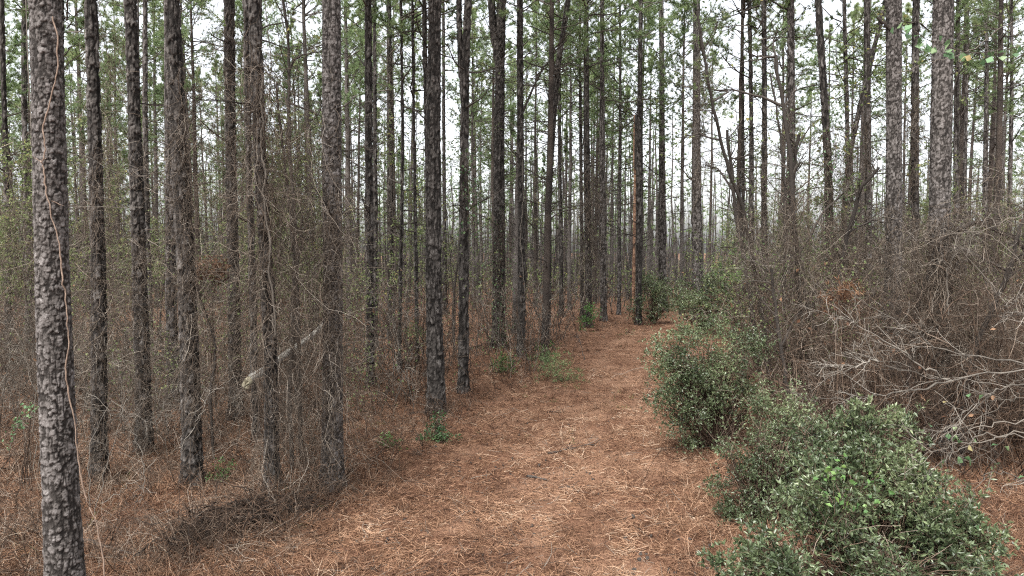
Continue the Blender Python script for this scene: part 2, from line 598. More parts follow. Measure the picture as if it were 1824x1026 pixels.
def dead_limbs(mb, axis, r0, z0, z1, n, Lr, rs=1.0, up=.25, mt=0):
    if n <= 0:
        return
    z = rng.uniform(z0, z1, n)
    st = np.array([axis(q) for q in z])
    az = rng.uniform(0, 2 * math.pi, n)
    d = np.stack([np.cos(az), np.sin(az), rng.normal(up, .25, n)], 1)
    L = rng.uniform(*Lr, n) * np.where(rng.random(n) < .3, .3, 1)
    p = wander(st + d * r0 * .6, d, L, 8, .13, .02)
    tubes(mb, p, taper(n, 8, .008 + .010 * rng.random(n) * rs + .004 * L, .003), 4, mt, rng.random(n) * .6)
    s, dd, t = sprout(p, 3, .25, .7)
    q = wander(s, dd, np.repeat(L, 3) * rng.uniform(.15, .45, len(s)), 5, .18)
    tubes(mb, q, taper(len(s), 5, .006 * rs, .002), 3, mt, rng.random(len(s)) * .8)
    s, dd, t = sprout(q, 3, .3, .9)
    q = wander(s, dd, rng.uniform(.1, .35, len(s)), 4, .2)
    tubes(mb, q, taper(len(s), 4, .0035 * rs, .0015), 3, mt)


# ------------------------------------------------------------------ pine crown templates
def pine_crown(name, H, z0, n, Lmax, ntuft=22, far=False, needle_w=.017, wood=True):
    mb = MB()
    u = np.sort(rng.random(n)) ** .85
    z = z0 + (H - z0) * u
    az = rng.uniform(0, 2 * math.pi, n)
    prof = (np.sin(np.clip(u * 1.02 + .22, 0, 1) * math.pi) ** .6 * .85 + .12)
    L = Lmax * prof * rng.uniform(.6, 1.1, n)
    d = np.stack([np.cos(az), np.sin(az), .15 + .7 * u + rng.normal(0, .15, n)], 1)
    p = wander(np.stack([z * 0, z * 0, z], 1), d, L, 7, .12, .04)
    tubes(mb, p, taper(n, 7, .008 + .009 * L, .003), 4, 0)
    ns = 8
    s, dd, t = sprout(p, ns, .3, .75)
    q = wander(s, dd, np.repeat(L, ns) * rng.uniform(.15, .4, len(s)), 5, .15, .05)
    tubes(mb, q, taper(len(s), 5, .007, .003), 3, 0)
    tips = [p[:, -1], q[:, -1], q[:, -2], q[rng.random(len(q)) < .6][:, 2]]
    dirs = [p[:, -1] - p[:, -2], q[:, -1] - q[:, -2], q[:, -1] - q[:, -2] + rv(len(q), .05)]
    m3 = tips[3]
    dirs.append(rv(len(m3), 1) + np.array([0, 0, .6]))
    pos, dr = np.concatenate(tips), np.concatenate(dirs)
    keep = rng.random(len(pos)) < .93
    pos, dr = pos[keep], dr[keep]
    r = np.clip(.5 + .9 * (vn(pos[:, 0] * 1.2 + pos[:, 1], pos[:, 2] * .9, 3) - .5) + rng.normal(0, .12, len(pos)), 0, 1)
    tufts(mb, pos, dr, ntuft, .21, needle_w, .8, 1, r)
    return mb.mesh(name, [M['limb'], M['needle']])


CROWNS = [pine_crown('high_pine_crown', 18.5, 11.0, 44, 2.6), pine_crown('open_pine_crown', 17.5, 9.5, 40, 2.3),
          pine_crown('long_pine_crown', 17.5, 8.0, 52, 2.2), pine_crown('narrow_pine_crown', 15.5, 7.0, 44, 1.7),
          pine_crown('low_pine_crown', 12.5, 4.5, 44, 1.6)]
CROWN_H = [18.5, 17.5, 17.5, 15.5, 12.5]


def far_trunk(name, H, r0, m, z1, nl):
    """straight distant trunk; its dead limbs go into a mesh of their own"""
    mb = MB()
    K = 26
    z = np.linspace(-.3, H, K)
    wob = .10 * np.cumsum(rng.normal(0, .35, K)) / 3
    wob2 = .10 * np.cumsum(rng.normal(0, .35, K)) / 3
    bend = np.hanning(K)
    x, y = wob * bend, wob2 * bend
    pts = np.stack([x, y, z], 1)[None]
    r = r0 * (1.05 - .85 * np.clip(z / H, 0, 1) ** 1.2) + r0 * .35 * np.exp(-np.clip(z, 0, 9) / .25)
    tubes(mb, pts, r[None], 12, 0)
    me = mb.mesh(name, [m])
    mb = MB()
    dead_limbs(mb, lambda q: np.array([np.interp(q, z, x), np.interp(q, z, y), q]), r0, 3.0, z1, nl, (.6, 2.2), 1.3)
    return me, mb.mesh(name + '_lower_crown', [M['limb']])


FARS = []
for i in range(8):
    H = [18.5, 17.5, 17.5, 15.5, 12.5, 18.5, 17.5, 15.5][i]
    ci = [0, 1, 2, 3, 4, 0, 1, 3][i]
    FARS.append((*far_trunk('pine_trunk', H, [.125, .115, .10, .085, .065, .135, .10, .08][i], M['bark_far' if i % 3 else 'bark_far_dark'],
                            [11, 9.5, 8, 7, 5, 11, 9.5, 8][i], [34, 30, 30, 26, 20, 40, 26, 30][i]), ci))

# ------------------------------------------------------------------ foreground pines (measured)
# label, category, pixel axis top->bottom, base row (for depth) or depth, width px, bark, dead limbs from row
FG = [
    ('thick grey plated trunk at the left edge with a tan vine up its face', [(73, 0), (80, 250), (88, 513), (102, 770), (118, 1026)], 5.5, 53, 'g', 0, {}),
    ('dark pine trunk just right of the big grey plated trunk', [(161, 0), (165, 250), (172, 513), (177, 865)], 8.9, 24, 'd', 3, {}),
    ('dark trunk with peeled bark strip near its top, left of the stout dark trunk', [(234, 0), (238, 200), (246, 513), (256, 808)], 10.1, 24, 'd', 3, {}),
    ('stout dark pine trunk overlapping a slimmer grey one, rusty vines on its right side', [(308, 0), (316, 200), (326, 420), (335, 640), (341, 866)], 8.8, 31, 'd', 4, {}),
    ('slim grey pine trunk half hidden behind the stout dark trunk', [(303, 0), (304, 300), (303, 520), (306, 700)], 13.5, 18, 'g', 3, {}),
    ('pine trunk wrapped in brown hanging vines, left of the twisted vine tree', [(410, 0), (412, 200), (416, 513), (418, 748)], 12.2, 21, 'd', 5, {}),
    ('slim dark pine trunk squeezed against the twisted vine tree', [(440, 0), (446, 300), (450, 513), (455, 790)], 10.8, 13, 'd', 3, {}),
    ('black crooked trunk twisted with vines standing on a heaped root mound', [(456, 0), (462, 180), (468, 330), (478, 480), (482, 640), (484, 900)], 8.0, 24, 'd', 4, dict(flare=.6)),
    ('straight grey furrowed pine trunk standing behind the hanging vine curtain', [(591, 0), (593, 250), (595, 513), (591, 878)], 8.6, 36, 'g', 4, {}),
    ('pine with short branch stubs, left of the two thread-thin trunks', [(655, 0), (657, 250), (660, 513), (661, 694)], 15, 15, 'd', 9, {}),
    ('thin dark pine tucked behind the stubby branched pine', [(667, 120), (668, 300), (670, 600)], 21, 8, 'd', 6, {}),
    ('fuzzy brown pine trunk coated in dead vines left of the thread-thin trunks', [(693, 0), (694, 250), (697, 600)], 24, 12, 'd', 12, {}),
    ('thread-thin dark pine standing just left of another as thin', [(714, 0), (717, 250), (711, 658)], 17.5, 7, 'd', 10, {}),
    ('thread-thin black pine, second of the two beside the clean straight trunk', [(735, 0), (737, 250), (744, 648)], 18.4, 7, 'd', 8, {}),
    ('slim pine seen along the left edge of the clean straight trunk', [(756, 0), (757, 120), (762, 300), (766, 640)], 17, 11, 'd', 8, {}),
    ('clean straight pine trunk, foot bare in the needles left of the open track', [(775, 0), (771, 250), (772, 513), (778, 738)], 12.7, 28, 'd', 0, {}),
    ('thin distant pine between the clean straight trunk and the forked one', [(790, 60), (791, 300), (792, 560)], 33, 8, 'd', 14, {}),
    ('pine forked high up into two stems, right of the clean straight trunk', [(834, 0), (829, 130), (826, 330), (826, 513), (825, 704)], 14.4, 17, 'd', 10, dict(fork=[(818, 0), (818, 60), (823, 150), (827, 190)])),
    ('thick dark pine forked near the top with ivy about its foot', [(893, 0), (891, 80), (889, 300), (889, 513), (888, 619)], 21.6, 22, 'd', 12, dict(fork=[(875, 0), (879, 60), (888, 110)])),
    ('dark pine with a long rising limb on its right side', [(926, 0), (927, 250), (930, 513), (928, 634)], 19.8, 14, 'd', 10, dict(limb=[(928, 205), (960, 135), (990, 90), (1010, 72)])),
    ('pine leaning to the right that crosses an upright slim pine', [(1012, 0), (992, 130), (983, 250), (975, 400), (971, 614)], 22.2, 12, 'd', 10, {}),
    ('upright slim pine crossed by the leaning one', [(984, 0), (980, 250), (977, 560)], 28, 8, 'd', 10, {}),
    ('thin grey pine just right of the crossing pair', [(996, 100), (997, 300), (1000, 560)], 32, 8, 'd', 8, {}),
    ('thin dark pine right beside the vine-bound trunk', [(1033, 60), (1035, 300), (1037, 570)], 31, 7, 'd', 10, {}),
    ('vine-bound dark pine left of the track bend, trunk thick with climbers', [(1044, 0), (1045, 250), (1047, 420), (1048, 582)], 27.6, 13, 'd', 12, {}),
    ('even grey pine right of the vine-bound trunk', [(1072, 0), (1073, 250), (1075, 571)], 30, 12, 'g', 12, {}),
    ('thin pine left of the orange snapped trunk', [(1104, 0), (1105, 250), (1102, 560)], 33, 7, 'g', 14, {}),
    ('dark many-limbed pine at the head of the track, right of the orange snag', [(1141, 0), (1139, 200), (1138, 400), (1137, 577)], 28.7, 11, 'd', 18, {}),
    ('grey pine rising behind the small evergreen bush at the track bend', [(1178, 0), (1179, 250), (1180, 500)], 35, 14, 'g', 14, {}),
    ('grey pine with a double-looking stem behind the far bushes right of the track', [(1241, 0), (1240, 250), (1243, 520)], 31, 19, 'g', 12, {}),
    ('slim brown pine left of two leaning saplings on the right', [(1322, 60), (1323, 250), (1325, 560)], 24, 7, 'd', 8, {}),
    ('dark slim pine close behind the curving sapling', [(1335, 60), (1338, 250), (1340, 560)], 22, 9, 'd', 8, {}),
    ('pine in the thicket midway between the curving saplings', [(1360, 0), (1361, 250), (1362, 580)], 20, 11, 'd', 8, {}),
    ('light grey straight pine with an elbowed limb, right of the black forked sapling', [(1408, 0), (1408, 250), (1409, 540)], 19, 16, 'g', 10, dict(limb=[(1406, 20), (1390, 12), (1370, -4)])),
    ('ivy-hung dark pine rising from the brown thicket', [(1457, 0), (1463, 120), (1474, 300), (1478, 450), (1481, 640)], 16, 15, 'd', 6, {}),
    ('slim grey pine just right of the ivy-hung trunk', [(1505, 0), (1508, 160), (1511, 500)], 24, 9, 'g', 10, {}),
    ('plain grey pine crossed by the slanting trunk', [(1546, 0), (1545, 250), (1545, 560)], 20, 13, 'g', 8, {}),
    ('slanting dark trunk leaning to the right across the plain grey pine', [(1579, 0), (1550, 120), (1527, 210), (1508, 300), (1500, 400), (1497, 600)], 19, 10, 'd', 4, {}),
    ('flaky grey plated pine rising from the thicket behind the bleached branches', [(1594, 0), (1591, 250), (1588, 480), (1582, 690)], 11.5, 29, 'g', 0, dict(limb=[(1592, 55), (1575, 45), (1562, 30)])),
    ('dark pine between the two plated grey trunks on the right', [(1634, 0), (1631, 200), (1627, 560)], 17, 14, 'd', 6, {}),
    ('thick flaky grey plated pine, the stoutest trunk on the right', [(1684, 0), (1679, 200), (1672, 400), (1668, 650)], 10.2, 37, 'g', 2, {}),
    ('slim grey pine just right of the stoutest right-hand trunk', [(1706, 0), (1705, 250), (1704, 560)], 22, 10, 'g', 6, {}),
    ('thin grey pine, first of the three spaced thin ones at the right edge', [(1722, 100), (1720, 300), (1720, 560)], 28, 7, 'g', 8, {}),
    ('thin grey pine, middle of the three spaced thin ones at the right edge', [(1756, 60), (1756, 300), (1756, 560)], 28, 9, 'g', 12, {}),
    ('thin grey pine closest to the right edge', [(1801, 60), (1800, 300), (1800, 560)], 28, 8, 'g', 12, {}),
    ('thin dark pine at the far left edge of the wood', [(6, 0), (9, 250), (13, 620)], 18, 10, 'd', 8, {}),
    ('pale thin pine seen just left of the big grey plated trunk', [(44, 0), (46, 250), (50, 620)], 22, 11, 'g', 5, {}),
    ('thin dark pine between the big grey trunk and its dark neighbour', [(114, 200), (117, 400), (122, 640)], 20, 8, 'd', 6, {}),
    ('light thin pine just right of the dark trunk with peeled bark', [(259, 60), (261, 250), (266, 640)], 19, 10, 'g', 6, {}),
]
FGPOS = []
for i, (lab, pp, Y, wpx, bk, nl, opt) in enumerate(FG):
    seed = 100 + i * 13
    H = 17.5 + 2 * random.random() if wpx * Y > 150 else 13 + 3 * random.random()
    mb = MB()
    plate = (.038, .050) if (bk == 'g' and wpx > 26) else ((.06, .13) if wpx > 18 else (.07, .2))
    ax, r0, zb = trunk_mesh(mb, pp, Y, wpx, H, seed, 0, plate, .44 if bk == 'g' else .6, flare=opt.get('flare', .5))
    if 'fork' in opt:
        fk = opt['fork']
        trunk_mesh(mb, fk, Y + .02, wpx * .6, H * .9, seed + 5, 0, plate, .5, zlo=P(*fk[-1], Y)[2], flare=0)
    if 'limb' in opt:
        lp = np.array([P(a, b, Y - .03) for a, b in opt['limb']])
        k = np.linspace(0, 1, 10)
        s = np.linspace(0, 1, len(lp))
        lp = np.stack([np.interp(k, s, lp[:, j]) for j in range(3)], 1)
        lp += rv(10, .012)
        tubes(mb, lp[None], np.linspace(wpx * .16, wpx * .07, 10)[None] * Y / FPX, 6, 1, [.2])
    bx = ax(zb)
    root = link('pine_tree', None, loc=(bx[0], bx[1], zb))
    tag(root, lab, 'tree', 'pine trees standing nearest the camera')
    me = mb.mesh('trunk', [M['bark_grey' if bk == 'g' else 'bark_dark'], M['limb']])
    t = link('trunk', me, root)
    t.location = (-bx[0], -bx[1], -zb)
    # dead side limbs
    if nl:
        mb = MB()
        zt = min(H * .62, CAM_H + .5 * Y + 1)
        dead_limbs(mb, ax, r0, min(3.2, zt - 1.5), zt, int(nl * 2.1), (.5, 1.0 + Y * .05), .6 + Y * .03, .2)
        l_ = link('lower_crown', mb.mesh('lower_crown', [M['limb']]), root)
        l_.location = (-bx[0], -bx[1], -zb)
    ci = i % 3
    c = link('crown', CROWNS[ci], root)
    sc = H / CROWN_H[ci]
    tx = ax(H * .8)
    c.location = (tx[0] - bx[0], tx[1] - bx[1], -zb * 0)
    c.scale = (sc, sc, sc)
    c.rotation_euler = (0, 0, i * 1.3)
    FGPOS.append((bx[0], Y))

# ------------------------------------------------------------------ the rest of the wood
cand = []
y = 17.0
while y < 66:
    sp = 2.75 + y * .02
    x = -y * .85
    while x < y * .85 + 1:
        cand.append((x + random.uniform(-.38, .38) * sp, y + random.uniform(-.42, .42) * sp))
        x += sp
    y += sp
random.shuffle(cand)
n_bg = 0
for x, y in cand:
    u = x / y
    if y < 17 or any(abs(x / y - fx / fy) < .35 / y + .004 and abs(y - fy) < 2.5 for fx, fy in FGPOS):
        continue
    if abs(x - path_x(y)) < path_w(y) + .5 and y < 37:
        continue
    if 1188 < pix(x, y) < 1292 and y < 31:
        continue
    if abs(pix(x, y) - 772) < 32 or abs(pix(x, y) - 825) < 16:
        continue
    if y < 30 and random.random() < .62:
        continue
    if u > .3 and y > 22 and random.random() < .45:
        continue
    if .2 < u < .34 and y > 30 and random.random() < .35:
        continue
    if n_bg >= 245:
        break
    tm, lm, ci = random.choice(FARS if random.random() < .6 else FARS[:3] + FARS[5:7])
    root = link('pine_tree', None, loc=(x, y, g1(x, y)))
    tag(root, 'slim straight pine deep in the wood with a green crown', 'tree', 'distant pines that fill the wood')
    s = random.uniform(.85, 1.12)
    root.scale = (s * random.uniform(.9, 1.1), s, s)
    root.rotation_euler = (random.gauss(0, .012), random.gauss(0, .015), random.uniform(0, 6.28))
    link('trunk', tm, root)
    link('lower_crown', lm, root)
    link('crown', CROWNS[ci], root)
    n_bg += 1

for px_, Y_, fi_, lab_ in ((1316, 22.5, 3, 'slim pine with low drooping green boughs above the leaning sapling right of the track'), (1214, 33, 2, 'slim pine with low boughs standing behind the far bushes')):
    x = (px_ - 912) / FPX * Y_
    tm, lm, ci = FARS[fi_]
    root = link('pine_tree', None, loc=(x, Y_, g1(x, Y_)))
    tag(root, lab_, 'tree', 'distant pines that fill the wood')
    link('trunk', tm, root)
    link('lower_crown', lm, root)
    link('crown', CROWNS[ci], root).rotation_euler = (0, 0, 2.0)

# far-off mass of the wood
mb = MB()
n = 620
yy = rng.uniform(60, 125, n)
uu = rng.uniform(-.9, .9, n)
keep = ~((uu > .22) & (rng.random(n) < .6))
yy, uu = yy[keep], uu[keep]
xx = uu * yy
n = len(xx)
Hs = rng.uniform(12, 18, n)
K = 5
zz = np.linspace(0, 1, K)
pts = np.stack([np.repeat(xx[:, None], K, 1), np.repeat(yy[:, None], K, 1), gh(xx, yy)[:, None] + zz[None] * Hs[:, None]], -1)
pts[:, 1:, 0] += rng.normal(0, .12, (n, K - 1))
tubes(mb, pts, taper(n, K, rng.uniform(.08, .16, n), .04), 5, 0)
nt_ = 40
n3 = 2600
y3 = rng.uniform(42, 125, n3)
x3 = rng.uniform(-.88, .88, n3) * y3
p3 = wander(np.stack([x3, y3, gh(x3, y3)], 1), np.array([[0, 0, 1.0]] * n3) + rv(n3, .04), rng.uniform(3.2, 8, n3), 5, .04)
tubes(mb, p3, taper(n3, 5, .02 + .0007 * y3, .012), 3, 0)
ti = np.repeat(np.arange(n), nt_)
h = Hs[ti] * (.18 + .82 * rng.random(len(ti)) ** .9)
rr = 2.2 * np.sqrt(rng.random(len(ti))) * np.clip(1.25 - h / Hs[ti], .15, 1)
az = rng.uniform(0, 6.28, len(ti))
pos = np.stack([xx[ti] + rr * np.cos(az), yy[ti] + rr * np.sin(az), h], 1)
tufts(mb, pos, np.stack([np.cos(az), np.sin(az), az * 0 + .6], 1), 8, .5, .085, .9, 1, np.clip(rng.normal(.5, .2, len(ti)), 0, 1))
link('distant_woods', mb.mesh('distant_woods', [M['bark_far'], M['needle_far']]), kind='stuff', label='far-off pine wood closing the view behind the trunks')


# ------------------------------------------------------------------ haze
HAZE = 0
if HAZE:
    hz = MB()
    vx = [(a, b, c) for c in (-3, 30) for b in (-6, 190) for a in (-170, 170)]
    hz.add(vx, [(0, 2, 3, 1), (4, 5, 7, 6), (0, 1, 5, 4), (2, 6, 7, 3), (0, 4, 6, 2), (1, 3, 7, 5)])
    mh = bpy.data.materials.new('forest_haze')
    mh.use_nodes = True
    mh.node_tree.nodes.clear()
    pv = mh.node_tree.nodes.new('ShaderNodeVolumePrincipled')
    pv.inputs['Density'].default_value = HAZE
    pv.inputs['Color'].default_value = (.9, .93, .95, 1)
    mo = mh.node_tree.nodes.new('ShaderNodeOutputMaterial')
    mh.node_tree.links.new(pv.outputs[0], mo.inputs['Volume'])
    link('haze', hz.mesh('haze', [mh], smooth=False), kind='stuff', label='pale damp air between the far trunks')

# ------------------------------------------------------------------ undergrowth (nobody could count it)
def brush(mb, x, y, h, spread=.35, kids=5, arch=0.0, subs=2, rk=1.0, grav=0.0):
    N = len(x)
    st = np.stack([x, y, gh(x, y) - .03], 1)
    d = np.stack([rng.normal(0, spread, N), rng.normal(0, spread, N), np.ones(N)], 1)
    K = 8
    p = wander(st, d, h * 1.1, K, .16, -arch)
    ks = np.maximum(y, 7.0)
    r0 = (.0035 + .00032 * ks) * rk * rng.uniform(.6, 1.5, N)
    base = np.clip(rng.normal(.38, .22, N), 0, 1)
    tubes(mb, p, taper(N, K, r0, .0015)[:, :], 3, 0, base)
    s, dd, t = sprout(p, kids, .15, .95)
    L = np.repeat(h, kids) * rng.uniform(.12, .5, len(s)) * (1.1 - .6 * t)
    q = wander(s, dd, L, 5, .24, grav - arch * .4)
    rr = np.repeat(r0, kids) * .5
    b2 = np.clip(np.repeat(base, kids) + rng.normal(.08, .2, len(s)), 0, 1)
    tubes(mb, q, taper(len(s), 5, rr, .001), 3, 0, b2)
    if subs:
        m = (np.repeat(y, kids) < 19)
        q2, b3, r3 = q[m], b2[m], rr[m]
        s, dd, t = sprout(q2, subs, .2, 1.0)
        q3 = wander(s, dd, rng.uniform(.1, .4, len(s)), 4, .28, grav)
        tubes(mb, q3, taper(len(s), 4, np.repeat(r3, subs) * .6, .001), 3, 0, np.clip(np.repeat(b3, subs) + .12, 0, 1))
    return p, q




def depth_sample(n, y0, y1, half=.9):
    y = 1 / rng.uniform(1 / y1, 1 / y0, n)
    return rng.uniform(-half, half, n) * y, y


def open_side(x, y):
    """metres outside the open ground (track and bare verge); negative inside"""
    left_open = np.interp(y, [0, 8, 10.5, 12.5, 15, 19, 24, 30, 60], [3.4, 3.3, 3.2, 3.1, 2.2, 2.0, 2.0, 1.9, 1.2])
    right_open = np.interp(y, [0, 6, 8, 11, 16, 60], [1.9, 1.7, 1.8, 1.6, 1.2, 1.2])
    d = x - path_x(y)
    return np.where(d < 0, -d - left_open, d - right_open)


x, y = depth_sample(14000, 9.5, 62)
od = open_side(x, y)
keep = (od > 0) & (x < path_x(y) + 1.0)
keep &= rng.random(len(x)) < np.clip((y - 9.5) / 7.0, .02, 1) * (.35 + .65 * np.clip(od / 1.5, 0, 1))
keep &= vn(x * .9 + 5, y * .6, 41) > .34
x, y = x[keep], y[keep]
h = rng.uniform(.4, 1.4, len(x)) + 1.2 * vn(x * .35, y * .3, 43) * (y > 14) + .006 * y
mb = MB()
sel = rng.random(len(x)) < np.where(x / y < -.45, .2, .5)
brush(mb, x[sel], y[sel], h[sel], .35, 5)
for i_ in range(len(mb.m)):
    mb.m[i_] = 1
brush(mb, x[~sel], y[~sel], h[~sel], .35, 5)
link('undergrowth', mb.mesh('undergrowth', [M['twig_grey'], M['twig']]), kind='stuff', label='grey brown leafless undergrowth filling the wood left of the track')

# wiry brown vine and twig mesh strung between the left trunks
mb = MB()
n = 5200
x, y = depth_sample(n, 9.5, 26)
k_ = (x / y < -.22) & (vn(x * .7, y * .5, 49) > .35)
x, y = x[k_], y[k_]
n = len(x)
zt = .4 + (2.2 + .22 * y) * rng.random(n) ** 1.3
d = rv(n) * [1, 1, .5] + np.array([0, 0, -.9]) * (rng.random(n) < .6)[:, None]
p = wander(np.stack([x, y, zt], 1), d, rng.uniform(.5, 2.4, n), 10, .28, -.04)
p[..., 2] = np.maximum(p[..., 2], gh(p[..., 0], p[..., 1]))
b_ = np.clip(rng.normal(.42, .25, n), 0, 1)
tubes(mb, p, taper(n, 10, (.0012 + .00018 * y) * rng.uniform(.6, 1.8, n), .001), 3, 0, b_)
s_, dd, _ = sprout(p, 4, .05, 1.2)
tubes(mb, wander(s_, dd, rng.uniform(.1, .45, len(s_)), 5, .35), taper(len(s_), 5, np.repeat(.0008 + .00012 * y, 4), .0006), 3, 0, np.repeat(b_, 4))
link('tangled_vines', mb.mesh('tangled_vines', [M['vine']]), kind='stuff', label='wiry brown mesh of vines and twigs strung between the left trunks')

# low rusty briars and weeds
x, y = depth_sample(9000, 6.0, 40)
od = open_side(x, y)
keep = (od > -.5) & (x < path_x(y)) & ((y > 8.6) | (rng.random(len(x)) < .65)) & (rng.random(len(x)) < .25 + .5 * vn(x * .8, y * .8, 47))
x, y = x[keep], y[keep]
mb = MB()
brush(mb, x, y, rng.uniform(.15, .7, len(x)), .7, 4, .05)
link('briars', mb.mesh('briars', [M['twig']]), kind='stuff', label='low brown briars and weeds on the needle floor left of the track')

# far scrub right across the wood, beyond the end of the track
y = rng.uniform(33, 120, 9000) ** 1.0
x = rng.uniform(-.85, .85, 9000) * y
k_ = (np.abs(x - path_x(y)) > path_w(y) + .5) | (y > 38)
x, y = x[k_], y[k_]
mb = MB()
brush(mb, x, y, rng.uniform(1.0, 2.4, len(x)) + .9 * vn(x * .2, y * .2, 44) + np.clip((y - 60) / 30, 0, 2), .4, 4, 0, 0, 1.1)
m_ = rng.random(len(x)) < .5
pos = np.repeat(np.stack([x, y, gh(x, y)], 1)[m_], 6, 0) + rv(6 * int(m_.sum()), .5) + np.array([0, 0, 1.3])
leaves(mb, pos, rv(len(pos)), .14, .06, 1)
link('far_scrub', mb.mesh('far_scrub', [M['twig_grey'], M['leaf_yg']]), kind='stuff', label='grey scrub between the farthest trunks')

# brown thicket on the right
x, y = depth_sample(20000, 8.6, 50)
od = open_side(x, y)
pc = pix(x, y)
edge_px = np.interp(y, [8, 10, 13, 18, 26, 34, 60], [1560, 1440, 1385, 1320, 1290, 1290, 1290])
keep = (pc > edge_px) & (od > 0)
keep &= rng.random(len(x)) < np.clip((y - 8.0) / 3, .15, 1)
keep &= vn(x * 1.1 + 2, y * .8, 57) > .34
x, y = x[keep], y[keep]
h = 1.0 + 2.1 * vn(x * .6, y * .45, 53) + rng.uniform(-.5, .7, len(x))
mb = MB()
p, q = brush(mb, x, y, h, .4, 6, .07, 2, 1.0)
link('thicket', mb.mesh('thicket', [M['twig']]), kind='stuff', label='dense reddish brown bramble thicket right of the track')
mb = MB()
tipp = np.concatenate([q[:, -1], q[:, 2]])
tipp = tipp[rng.random(len(tipp)) < .035]
leaves(mb, tipp, rv(len(tipp)) + np.array([0, 0, -.8]), .05 + .002 * tipp[:, 1], .018 + .0005 * tipp[:, 1], 0)
x, y = depth_sample(1500, 11, 45)
m_ = open_side(x, y) > .3
x, y = x[m_], y[m_]
pos = np.stack([x, y, gh(x, y) + rng.uniform(.1, 2.6, len(x)) ** 1.0], 1)
leaves(mb, pos, rv(len(pos)) + np.array([0, 0, -.8]), .05 + .002 * y, .02, 0)
link('dead_leaves', mb.mesh('dead_leaves', [M['deadleaf']]), kind='stuff', label='rusty dead leaves caught in the leafless brush')

# thin scatter of living leaves through the mid storey
mb = MB()
n = 11000
x, y = depth_sample(n, 11, 55)
m_ = (open_side(x, y) > .2) & (vn(x * .5 + 3, y * .4, 61) > .42) & ((x / y < -.2) | (x / y > .3) | (rng.random(n) < .3))
x, y = x[m_], y[m_]
zz_ = gh(x, y) + .3 + (1.2 + y * .13) * rng.random(len(x)) ** .8
m_ = vn(x * 1.1, zz_ * 1.3, 62) > .45
x, y, zz_ = x[m_], y[m_], zz_[m_]
cen = np.stack([x, y, zz_], 1)
pi_ = np.repeat(np.arange(len(x)), 5)
pos = cen[pi_] + rv(len(pi_), .16)
leaves(mb, pos, rv(len(pos)) + np.array([0, 0, -.3]), .03 + .0016 * pos[:, 1], .013 + .0006 * pos[:, 1], 0, np.clip(np.repeat(rng.random(len(x)), 5) * .8 + rng.random(len(pi_)) * .2, 0, 1))
tw = wander(cen, rv(len(cen)), .45, 5, .3)
tubes(mb, tw, taper(len(cen), 5, .0018 + .00018 * y, .001), 3, 1)
link('understorey_foliage', mb.mesh('understorey_foliage', [M['leaf_yg'], M['twig_grey']]), kind='stuff', label='thin scatter of small yellow green leaves between the trunks')


# ------------------------------------------------------------------ hardwood saplings
def sapling_mesh(name, H, leafy, seed, lean=.1, r=.03):
    t = MB()
    K = 14
    z = np.linspace(0, H, K)
    x = np.cumsum(rng.normal(0, .045, K)) + lean * (z / H) ** 1.6 * H
    yv = np.cumsum(rng.normal(0, .045, K))
    x -= x[0]
    yv -= yv[0]
    p = np.stack([x, yv, z], 1)[None]
    tubes(t, p, taper(1, K, r, .008), 6, 0, [.25])
    c = MB()
    n = 22
    s, dd, tt_ = sprout(p, n, .22, .9)
    dd[:, 2] = np.abs(dd[:, 2]) * .7 + .15
    b = wander(s, dd, H * .28 * (1.15 - tt_) + .25, 7, .16, .02)
    tubes(c, b, taper(n, 7, .011 * (1.2 - tt_), .003), 4, 0, rng.random(n) * .6)
    s, dd, _ = sprout(b, 5, .25, .8)
    q = wander(s, dd, rng.uniform(.2, .7, len(s)), 5, .2)
    tubes(c, q, taper(len(s), 5, .0045, .002), 3, 0, rng.random(len(s)) * .8)
    s, dd, _ = sprout(q, 3, .3, .9)
    q2 = wander(s, dd, rng.uniform(.1, .35, len(s)), 4, .2)
    tubes(c, q2, taper(len(s), 4, .003, .0015), 3, 0)
    if leafy:
        pp_ = np.concatenate([q2[:, -1], q2[:, 2], q[:, -1]])
        pp_ = pp_[rng.random(len(pp_)) < leafy]
        pp_ = np.repeat(pp_, 3, 0) + rv(len(pp_) * 3, .05)
        leaves(c, pp_, rv(len(pp_)) + np.array([0, 0, -.4]), .075, .028, 1)
    return t.mesh(name, [M['limb']]), c.mesh(name + '_crown', [M['limb'], M['leaf_yg']])


SAP = [sapling_mesh('sapling_stem', 6.5, .5, 1, .06, .03), sapling_mesh('sapling_stem', 5.0, .8, 2, -.1, .022),
       sapling_mesh('sapling_stem', 8.0, .12, 3, .12, .04), sapling_mesh('sapling_stem', 4.0, .05, 4, .15, .02)]
k = 0
for yv in np.linspace(12.5, 44, 62):
    for _ in range(12):
        u = random.uniform(-.78, .8)
        xv = u * yv
        if float(open_side(np.array([xv]), np.array([yv]))[0]) > .6:
            break
    else:
        continue
    if yv < 16 and u > .3:
        continue
    root = link('sapling', None, loc=(xv, yv, g1(xv, yv)))
    tag(root, 'spindly hardwood sapling among the pines', 'sapling', 'spindly saplings between the pines')
    s = random.uniform(.75, 1.25)
    root.scale = (s, s, s)
    root.rotation_euler = (0, 0, random.uniform(0, 6.28))
    a, b = SAP[random.choice([0, 0, 1, 1, 2, 3] if u < -.2 or u > .3 else [2, 3, 3, 2, 0])]
    link('trunk', a, root)
    link('crown', b, root)
    k += 1


def snap(l3, to):
    """bend the first points of a limb so that it springs from the stem it belongs to"""
    q = to[np.argmin(np.linalg.norm(to - l3[0], axis=1))]
    wgt = np.clip(1 - np.arange(len(l3)) / (len(l3) * .45), 0, 1)[:, None] ** 1.5
    return l3 + (q - l3[0]) * wgt


